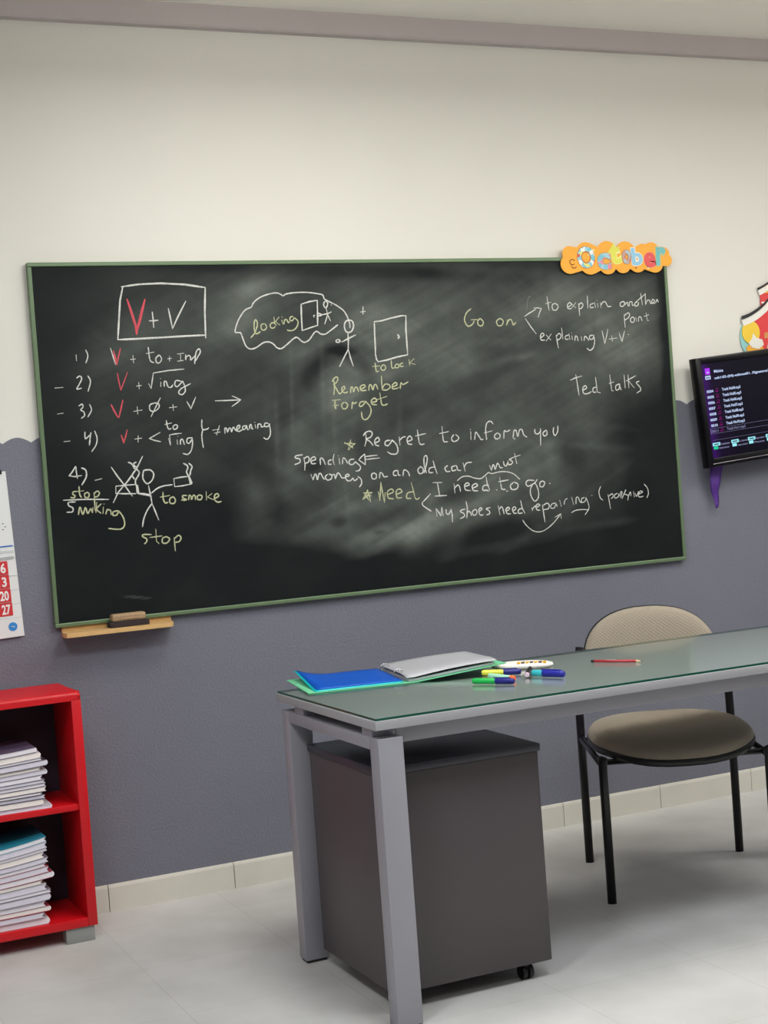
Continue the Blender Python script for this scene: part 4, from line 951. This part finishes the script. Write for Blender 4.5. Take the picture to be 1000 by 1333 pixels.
# ---------------------------------------------------------------- chair behind the desk
ch = thing('visitor_chair', 'beige fabric chair on black tubular legs standing behind the desk', 'chair', (1.405, -0.805, 0), (0, 0, -0.424))
BLK = mat('black_enamel_steel', (16, 13, 18), 0.35, var=0.03)
def fabric():
    m = mat('beige_woven_fabric', (150, 140, 124), 0.9, var=0.05, sheen=0.2)
    nt = m.node_tree; N = nt.nodes; L = nt.links; b = N['Principled BSDF']
    tc = N.new('ShaderNodeTexCoord'); w1 = N.new('ShaderNodeTexWave'); w1.inputs['Scale'].default_value = 45; w1.bands_direction = 'DIAGONAL'
    L.new(tc.outputs['Object'], w1.inputs['Vector'])
    mp = N.new('ShaderNodeMapping'); mp.inputs['Rotation'].default_value = (0, 1.57, 0); L.new(tc.outputs['Object'], mp.inputs[0])
    w2 = N.new('ShaderNodeTexWave'); w2.inputs['Scale'].default_value = 45; w2.bands_direction = 'DIAGONAL'; L.new(mp.outputs[0], w2.inputs['Vector'])
    ad = N.new('ShaderNodeMath'); ad.operation = 'MULTIPLY'; L.new(w1.outputs['Fac'], ad.inputs[0]); L.new(w2.outputs['Fac'], ad.inputs[1])
    bp = N.new('ShaderNodeBump'); bp.inputs['Strength'].default_value = 0.5; bp.inputs['Distance'].default_value = 0.002
    L.new(ad.outputs[0], bp.inputs['Height']); L.new(bp.outputs['Normal'], b.inputs['Normal'])
    return m
FAB = fabric()
HWD = 0.246
for sx in (-1, 1):
    bm = bm_new(); tube(bm, [(sx * HWD, -0.24, 0.0), (sx * HWD, -0.24, 0.425), (sx * (HWD - .004), -0.236, 0.434)], 0.0135, 14, 0.75); obj('front_leg', bm, BLK, ch)
    bm = bm_new(); tube(bm, [(sx * HWD, 0.24, 0.0), (sx * HWD, 0.24, 0.46), (sx * HWD, 0.244, 0.52), (sx * (HWD - .006), 0.258, 0.60), (sx * (HWD - .02), 0.285, 0.70)], 0.0135, 14, 0.75); obj('rear_leg', bm, BLK, ch)
    bm = bm_new(); tube(bm, [(sx * HWD, -0.235, 0.408), (sx * HWD, 0.235, 0.408)], 0.010, 10); obj('side_rail', bm, BLK, ch)
bm = bm_new(); tube(bm, [(-HWD, -0.18, 0.408), (HWD, -0.18, 0.408)], 0.009, 10); obj('cross_rail', bm, BLK, ch)
bm = bm_new(); tube(bm, [(-HWD, 0.20, 0.408), (HWD, 0.20, 0.408)], 0.009, 10); obj('cross_rail', bm, BLK, ch)
def superell(a, b, n, m=48): 
    o = []
    for k in range(m):
        t = 2 * math.pi * k / m; c, s = math.cos(t), math.sin(t)
        o.append((a * abs(c) ** (2 / n) * (1 if c >= 0 else -1), b * abs(s) ** (2 / n) * (1 if s >= 0 else -1)))
    return o
SA, SB, SCY = 0.248, 0.275, 0.004
def seat_z(x, y):       # dished across, waterfall front, slightly raised rear
    return 0.004 * (x / SA) ** 2 - 0.075 * max(0.0, (-y / SB) - 0.45) ** 2 + 0.014 * max(0, y / SB) ** 2
rings = []
for sc_, z in ((0.90, 0.424), (0.985, 0.430), (1.0, 0.440), (0.985, 0.455), (0.95, 0.466), (0.86, 0.473), (0.66, 0.477), (0.4, 0.478), (0.15, 0.478)):
    rings.append([(x * sc_, y * sc_ + SCY, z + seat_z(x * sc_, y * sc_)) for x, y in superell(SA, SB, 2.6)])
bm = bm_new(); loft(bm, rings); obj('seat', bm, FAB, ch, smooth='all')
rings = [[(x * s, y * s + SCY, z + seat_z(x * s, y * s)) for x, y in superell(SA, SB, 2.6)] for s, z in ((0.6, 0.414), (0.93, 0.414), (1.0, 0.420), (1.012, 0.432), (1.004, 0.441), (0.97, 0.441))]
bm = bm_new(); loft(bm, rings); o = obj('seat_shell', bm, mat('black_plastic', (18, 18, 20), 0.4), ch, smooth='all'); o['label'] = 'black plastic shell under the seat'
# backrest: upright cushion curved round the sitter, leaning back
def back_pt(x, h, off):
    lean = 0.235 + (h - 0.50) * 0.16
    return (x, lean + off - 0.030 * (x / 0.24) ** 2 + 0.012, h)
def back_loft(grow, offs):
    rings = []
    for sc_, of in offs:
        rings.append([back_pt(x * sc_ * grow, 0.655 + y * sc_ * grow * (1.0 if y > 0 else 0.88), of) for x, y in superell(0.217, 0.165, 2.35)])
    return rings
bm = bm_new(); loft(bm, back_loft(1.0, ((0.96, 0.004), (1.0, -0.008), (0.985, -0.020), (0.92, -0.029), (0.75, -0.034), (0.45, -0.036), (0.15, -0.036)))); obj('backrest', bm, FAB, ch, smooth='all')
bm = bm_new(); loft(bm, back_loft(1.012, ((0.985, -0.004), (1.0, 0.004), (0.99, 0.012), (0.93, 0.017), (0.5, 0.018), (0.1, 0.018)))); o = obj('backrest_shell', bm, mat('black_plastic', (18, 18, 20), 0.4), ch, smooth='all'); o['label'] = 'black plastic shell of the backrest'

# ---------------------------------------------------------------- things on the desk
TOP = 0.7437
A10 = -0.174
bd = thing('ring_binder', 'open mint green ring binder with a blue plastic divider and white papers on the desk', 'binder', (0.425, -1.000, TOP), (0, 0, A10))
MINT = mat('mint_green_binder_card', (118, 208, 158), 0.35, var=0.04)
bm = bm_new(); box(bm, (-0.270, 0, 0.0), (-0.012, 0.31, 0.0028), 0.0008); obj('front_cover', bm, MINT, bd)
bm = bm_new(); box(bm, (-0.0125, 0, 0.0), (0.030, 0.31, 0.0028), 0.0008); obj('spine', bm, MINT, bd)
# rear cover, propped a little at its outer edge
def bent_slab(bm, x0, x1, y0, y1, zf, th, n=8, mi=0):
    R = []
    for k in range(n + 1):
        x = x0 + (x1 - x0) * k / n
        R.append([(x, y0, zf(x, y0)), (x, y1, zf(x, y1)), (x, y1, zf(x, y1) + th), (x, y0, zf(x, y0) + th)])
    loft(bm, R, mi=mi)
rc = lambda x, y: max(0.0, (x - 0.03)) * (0.098 - 0.10 * (y / 0.31) * 0.45)
bm = bm_new(); bent_slab(bm, 0.0302, 0.292, 0, 0.31, rc, 0.0028); obj('back_cover', bm, MINT, bd)
bl = lambda x, y: 0.005 + 0.004 * math.sin((x + 0.26) * 9) * (y / 0.3) + 0.030 * max(0, (-x - 0.14) / 0.12) ** 2 * max(0, (y - 0.05) / 0.25)
def curved_sheet(bm, x0, x1, y0, y1, zf, th, nx=12, ny=10):
    G = []
    for j in range(ny + 1):
        for i in range(nx + 1):
            x = x0 + (x1 - x0) * i / nx; y = y0 + (y1 - y0) * j / ny
            G.append((bm.verts.new((x, y, zf(x, y))), bm.verts.new((x, y, zf(x, y) + th))))
    W = nx + 1
    for j in range(ny):
        for i in range(nx):
            a, b_, c, d = G[j * W + i], G[j * W + i + 1], G[(j + 1) * W + i + 1], G[(j + 1) * W + i]
            bm.faces.new((a[1], b_[1], c[1], d[1])); bm.faces.new((d[0], c[0], b_[0], a[0]))
    edge = [i for i in range(W)] + [j * W + nx for j in range(1, ny + 1)] + [ny * W + i for i in range(nx - 1, -1, -1)] + [j * W for j in range(ny - 1, 0, -1)]
    for k in range(len(edge)):
        a, b_ = G[edge[k]], G[edge[(k + 1) % len(edge)]]
        bm.faces.new((a[0], b_[0], b_[1], a[1]))
bm = bm_new(); curved_sheet(bm, -0.250, -0.004, 0.0035, 0.300, lambda x, y: bl(x, y) - 0.0018, 0.0014)
o = obj('under_divider', bm, mat('turquoise_plastic', (10, 190, 196), 0.35), bd, smooth='all'); o['label'] = 'turquoise divider under the blue one'
bm = bm_new(); curved_sheet(bm, -0.242, -0.002, 0.024, 0.298, bl, 0.0022)
o = obj('divider', bm, mat('blue_plastic_divider', (8, 80, 180), 0.4, var=0.08, vscale=10, spec=0.3), bd, smooth='all'); o['label'] = 'blue plastic divider'
pz = lambda x, y: rc(x, y) + 0.0035 + 0.002 * math.sin(y * 20 + x * 8) * 0.3
PAPERS = mat('white_paper_sheets', (190, 190, 193), 0.6, var=0.03)
bm = bm_new(); curved_sheet(bm, 0.012, 0.262, 0.010, 0.302, pz, 0.0060); obj('paper_stack', bm, PAPERS, bd)
bm = bm_new(); curved_sheet(bm, 0.030, 0.250, 0.030, 0.296, lambda x, y: pz(x, y) + 0.0066 + 0.003 * abs(math.sin(x * 13)), 0.0052); o = obj('paper_stack', bm, mat('grey_white_sleeves', (160, 160, 168), 0.5, var=0.05, vscale=14), bd); o['label'] = 'papers in clear sleeves'
bm = bm_new(); curved_sheet(bm, 0.006, 0.268, 0.004, 0.304, lambda x, y: pz(x, y) + 0.0150 + 0.004 * math.sin(min(1, max(0, x / 0.268)) * 3.14) - 0.006 * max(0, (0.05 - y) / 0.05), 0.0012); o = obj('plastic_sleeve', bm, mat('clear_sleeve', (176, 176, 182), 0.5, var=0.03, coat=0.4), bd, smooth='all'); o['label'] = 'clear plastic sleeve on top'
CHR = mat('bright_steel', (200, 200, 205), 0.2, metal=0.9)
bm = bm_new(); box(bm, (-0.004, 0.03, 0.0028), (0.014, 0.28, 0.0060), 0.001); obj('ring_plate', bm, CHR, bd)
for yy in (0.085, 0.235):
    bm = bm_new(); tube(bm, [(0.004 + 0.014 * math.cos(t), yy, 0.016 + 0.014 * math.sin(t)) for t in [k * 2 * math.pi / 20 for k in range(21)]], 0.0016, 8, cap=False); obj('ring', bm, CHR, bd)

def lathe_x(bm, prof, n=16, mi=0):
    tube(bm, [(p[0], 0, 0) for p in prof], [p[1] for p in prof], n, mi=mi, up=(0, 1, 0))
def marker(name, label, cat, p0, p1, z, barrel, cap, capfrac, end=None, r=0.0078, clip=True, group='marker pens'):
    """a felt marker lying on the desk from p0 (barrel end) to p1 (cap end)"""
    d = Vector(p1) - Vector(p0); Lg = d.length
    t = thing(name, label, cat, (p0[0], p0[1], z + r + 0.0004), (0, 0, math.atan2(d.y, d.x)), group)
    cx = Lg * (1 - capfrac)
    bm = bm_new(); lathe_x(bm, [(0, r * .80), (0.003, r * .95), (0.008, r), (cx - 0.004, r), (cx - 0.001, r * .92), (cx, r * .92)]); obj('barrel', bm, barrel, t)
    bm = bm_new(); lathe_x(bm, [(cx, r * 1.03), (cx + 0.002, r * 1.08), (Lg - 0.008, r * 1.05), (Lg - 0.002, r * .92), (Lg, r * .7)])
    obj('cap', bm, cap, t)
    if clip:
        bm = bm_new(); box(bm, (cx - 0.006, -0.002, r * 1.02), (Lg - 0.010, 0.002, r * 1.30), 0.0008); obj('clip', bm, cap, t)
    if end:
        bm = bm_new(); lathe_x(bm, [(-0.003, r * .70), (-0.001, r * .86), (0.0, r * .86)]); obj('end_plug', bm, end, t)
    return t
NAVY = mat('navy_plastic', (22, 24, 118), 0.35, var=0.03); GRN2 = mat('green_marker_plastic', (20, 176, 76), 0.35); YEL = mat('yellow_marker_plastic', (226, 226, 70), 0.35)
MNT2 = mat('pale_mint_plastic', (168, 226, 196), 0.35); ORG = mat('orange_marker_plastic', (250, 106, 40), 0.4); TEAL = mat('teal_marker_plastic', (50, 176, 186), 0.35); INK = mat('black_marker_plastic', (26, 22, 34), 0.35); PNK = mat('pale_pink_plastic', (226, 200, 216), 0.4); ROY = mat('royal_blue_plastic', (26, 32, 150), 0.4)
marker('highlighter', 'green highlighter with a navy cap, nearest the front edge of the desk', 'highlighter', (0.545, -1.168), (0.618, -1.262), TOP, GRN2, NAVY, 0.44)
marker('highlighter', 'yellow highlighter with a navy cap, lying behind the green one', 'highlighter', (0.636, -1.050), (0.722, -1.116), TOP, YEL, NAVY, 0.44)
marker('highlighter', 'pale mint highlighter with an orange end, between the green and yellow ones', 'highlighter', (0.622, -1.118), (0.640, -1.225), TOP, MNT2, ORG, 0.14, clip=False)
marker('marker_pen', 'black marker pen whose pale pink end points at the front edge of the desk', 'pen', (0.700, -1.188), (0.762, -1.098), TOP, INK, INK, 0.40, end=PNK)
marker('marker_pen', 'royal blue marker pen with a teal barrel, rightmost of the pile of pens', 'pen', (0.722, -1.178), (0.768, -1.268), TOP, TEAL, ROY, 0.66, r=0.009)
# white card sleeve with a row of yellow marks
cc = thing('marker_case', 'white card pen case with a row of yellow marks, lying behind the pens', 'case', (0.795, -0.995, TOP), (0, 0, -0.60))
out = []
for k in range(40):
    t = 2 * math.pi * k / 40; c, s = math.cos(t), math.sin(t)
    out.append((0.088 * abs(c) ** 0.75 * (1 if c > 0 else -1), 0.040 * abs(s) ** 0.8 * (1 if s > 0 else -1)))
rings = [[(x * q, y * q, z) for x, y in out] for q, z in ((0.90, 0.0003), (1.0, 0.004), (0.97, 0.010), (0.80, 0.0145), (0.5, 0.017), (0.2, 0.018))]
bm = bm_new(); loft(bm, rings); obj('shell', bm, mat('white_glossy_card', (226, 222, 214), 0.4, var=0.03), cc, smooth='all')
bm = bm_new()
for k in range(7):
    a = -0.012 + 0.012 * k
    prism(bm, [(a, -0.0335 + 0.0012 * k), (a + 0.008, -0.0325 + 0.0012 * k), (a + 0.0095, -0.0225 + 0.0012 * k), (a + 0.0015, -0.0235 + 0.0012 * k)], 'z', 0.0095, 0.0188 - 0.0001 * k, mi=k % 2)
obj('printed_mark', bm, [mat('amber_print', (240, 180, 40), 0.5), mat('brown_black_print', (96, 72, 34), 0.5)], cc)
# pencil
pd_ = Vector((1.058, -1.205)) - Vector((0.968, -1.082))
pc = thing('pencil', 'red pencil with a black end lying alone on the desk glass', 'pencil', (0.968, -1.082, TOP + 0.0044), (0, 0, math.atan2(pd_.y, pd_.x)))
PL = pd_.length
bm = bm_new(); tube(bm, [(0.010, 0, 0), (PL - 0.018, 0, 0)], 0.0042, 6, up=(0, 1, 0)); obj('shaft', bm, mat('red_pencil_paint', (172, 48, 58), 0.35), pc)
bm = bm_new(); tube(bm, [(0, 0, 0), (0.0015, 0, 0), (0.010, 0, 0)], [0.003, 0.0042, 0.0043], 6, up=(0, 1, 0)); o = obj('dipped_end', bm, mat('black_pencil_paint', (22, 18, 20), 0.35), pc); o['label'] = 'black dipped end'
bm = bm_new(); tube(bm, [(PL - 0.018, 0, 0), (PL - 0.004, 0, 0)], [0.0041, 0.0014], 10, up=(0, 1, 0)); o = obj('sharpened_wood', bm, mat('bare_pencil_wood', (222, 190, 150), 0.7), pc); o['label'] = 'bare sharpened wood'
bm = bm_new(); tube(bm, [(PL - 0.004, 0, 0), (PL, 0, 0)], [0.0014, 0.0002], 8, up=(0, 1, 0)); obj('lead', bm, mat('graphite', (60, 58, 62), 0.4), pc)
bm = bm_new(); box(bm, (0.045, -0.0018, 0.0036), (0.075, 0.0018, 0.0041)); obj('stamp', bm, mat('pale_foil', (214, 196, 190), 0.4), pc)
